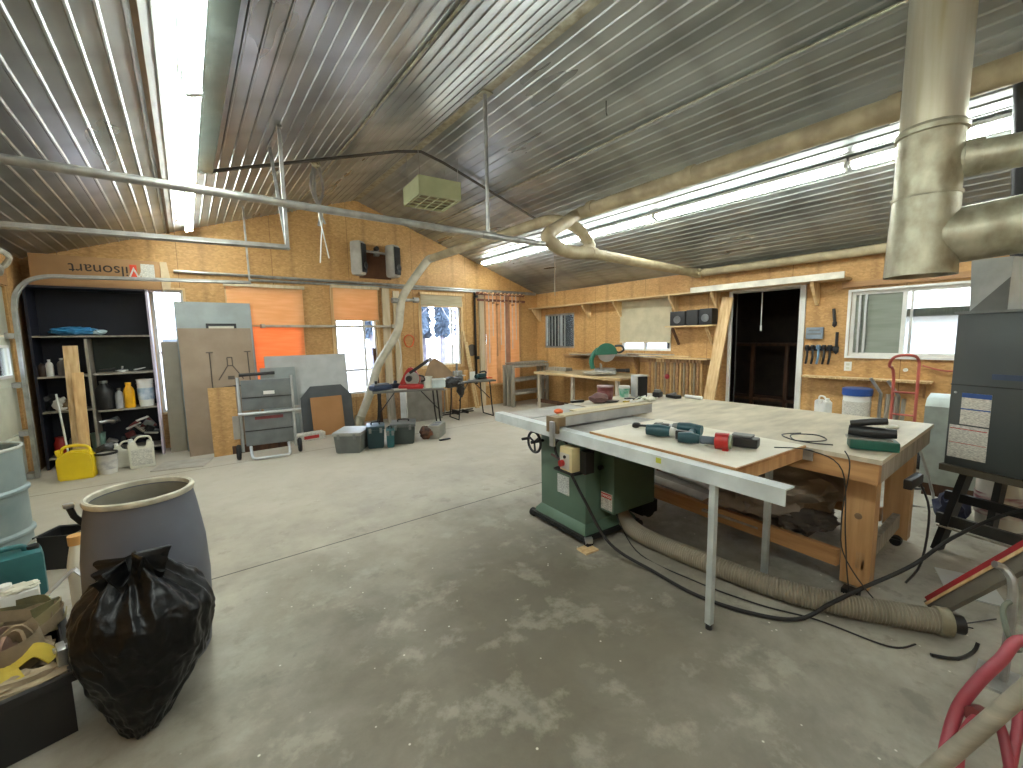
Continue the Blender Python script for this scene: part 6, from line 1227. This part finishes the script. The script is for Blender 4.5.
obj('rim', G().b2(-W0-.02, .02, -.025, .0, H0-.03, H0+.004, bev=.004).b2(-W0-.02, .02, D0, D0+.025, H0-.03, H0+.004, bev=.004).b2(.0, .025, 0, D0, H0-.03, H0+.004, bev=.004).b2(-W0-.025, -W0, 0, D0, H0-.03, H0+.004, bev=.004), BLACK, tt)
obj('maroon_mark', G().b2(-.30, -.25, .012, .016, .10, .13), MAROON, tt)
T0 = Matrix.Translation((-.46, 2.27, 0)) @ Matrix.Rotation(math.radians(13), 4, 'Z')
def TL(x, y, z): return tuple(T0 @ Vector((x, y, z)))
solo('canvas_heap', G().blob((-.30, .36, .20), (.27, .32, .10), .3, 2.6, 3, 4, 0, .3), CANVAS, 'tan canvas heap filling the black tote', 'canvas', TL(0, 0, 0), math.radians(13))
# coiled canvas bag with folds (open mouth)
t = thing('canvas_sack', 'rolled tan canvas sack with deep folds at the left edge on the tote', 'sack', TL(-.17, .27, .28), .4)
g = G()
g.lathe([(.115, -.02), (.125, .03), (.12, .08), (.11, .10), (.10, .09), (.09, .04)], 40); 
for v in g.b.verts: v.co *= 1+.10*noise.noise(v.co*9)
obj('cuff', g, CANVAS, t)
for k in range(7): a = k*.9; obj('fold', G().ribbon([(math.cos(a)*.09, math.sin(a)*.09, .03), (math.cos(a+.3)*.06, math.sin(a+.3)*.06, .10), (math.cos(a+.8)*.03, math.sin(a+.8)*.03, .08), (math.cos(a+1.4)*.04, math.sin(a+1.4)*.05, .02)], .04, .012, 5, (0, 0, 1)), (CANVAS, mat('pink_tan_cloth', '#8b6e5c', .85))[k % 2], t)
jr = random.Random(9)
for k in range(7):
    c0 = (-.10-.08*jr.random(), .42+.24*jr.random(), .29); pts = [(c0[0]+.11*math.cos(a)*(1+.3*jr.random()), c0[1]+.09*math.sin(a), c0[2]+.015*k*.5+.03*math.sin(a*1.7+k)) for a in [i*.8+k for i in range(8)]]
    solo('webbing_strap', G().ribbon(pts, .045, .005, 5, (.2, .3, 1)), (CANVAS, mat('khaki_webbing', '#8a7d58', .8), OLIVE)[k % 3], '%s webbing strap coiled in the black tote' % ('tan', 'khaki', 'olive')[k % 3], 'strap', TL(0, 0, 0), math.radians(13), 'webbing straps in the black tote')
solo('yellow_strap', G().ribbon([(-.50, .10, .28), (-.38, .12, .30), (-.26, .10, .33), (-.16, .15, .31), (-.08, .17, .33), (-.03, .14, .28)], .06, .006, 6, (.1, 1, .6)).ribbon([(-.45, .04, .29), (-.34, .07, .32), (-.24, .05, .31), (-.12, .09, .30)], .05, .006, 6, (.1, 1, .5)), MUSTARD, 'mustard yellow strap across the front of the heap in the black tote', 'strap', TL(0, 0, 0), math.radians(13))
solo('beige_cloth', G().blob((-.26, .075, .255), (.27, .07, .045), .35, 3, 6, 4, 0, .3), mat('beige_cloth', '#94846a', .85, var=.25, scale=8), 'beige cloth bunched along the front rim of the black tote', 'cloth', TL(0, 0, 0), math.radians(13))
solo('ratchet_buckle', G().box((0, 0, 0), (.025, .05, .10), rx=.3, bev=.004).cyl((-.02, 0, .03), (.02, 0, .03), .012, 8), STEEL, 'steel ratchet buckle standing at the front right corner of the tote', 'buckle', TL(-.015, .08, .31), .3)
solo('steel_frame_bar', G().beam((0, 0, 0), (.10, .18, .06), .02, .006).beam((.10, .18, .06), (.16, .12, .0), .02, .006), STEEL, 'bent pale metal strip at the back rim of the tote', 'strip', TL(-.05, D0-.02, .29))
solo('pull_cord', G().cyl((0, 0, 0), (0, 0, -.47), .006, 6), W_GREY, 'thin cord hanging from the duct junction above the miter saw bench', 'cord', (3.60, 3.82, 2.50))
for o in list(C.objects):
    if o.get('label') == 'white pull cord hanging from the cross duct in front of the right wall': bpy.data.objects.remove(o)
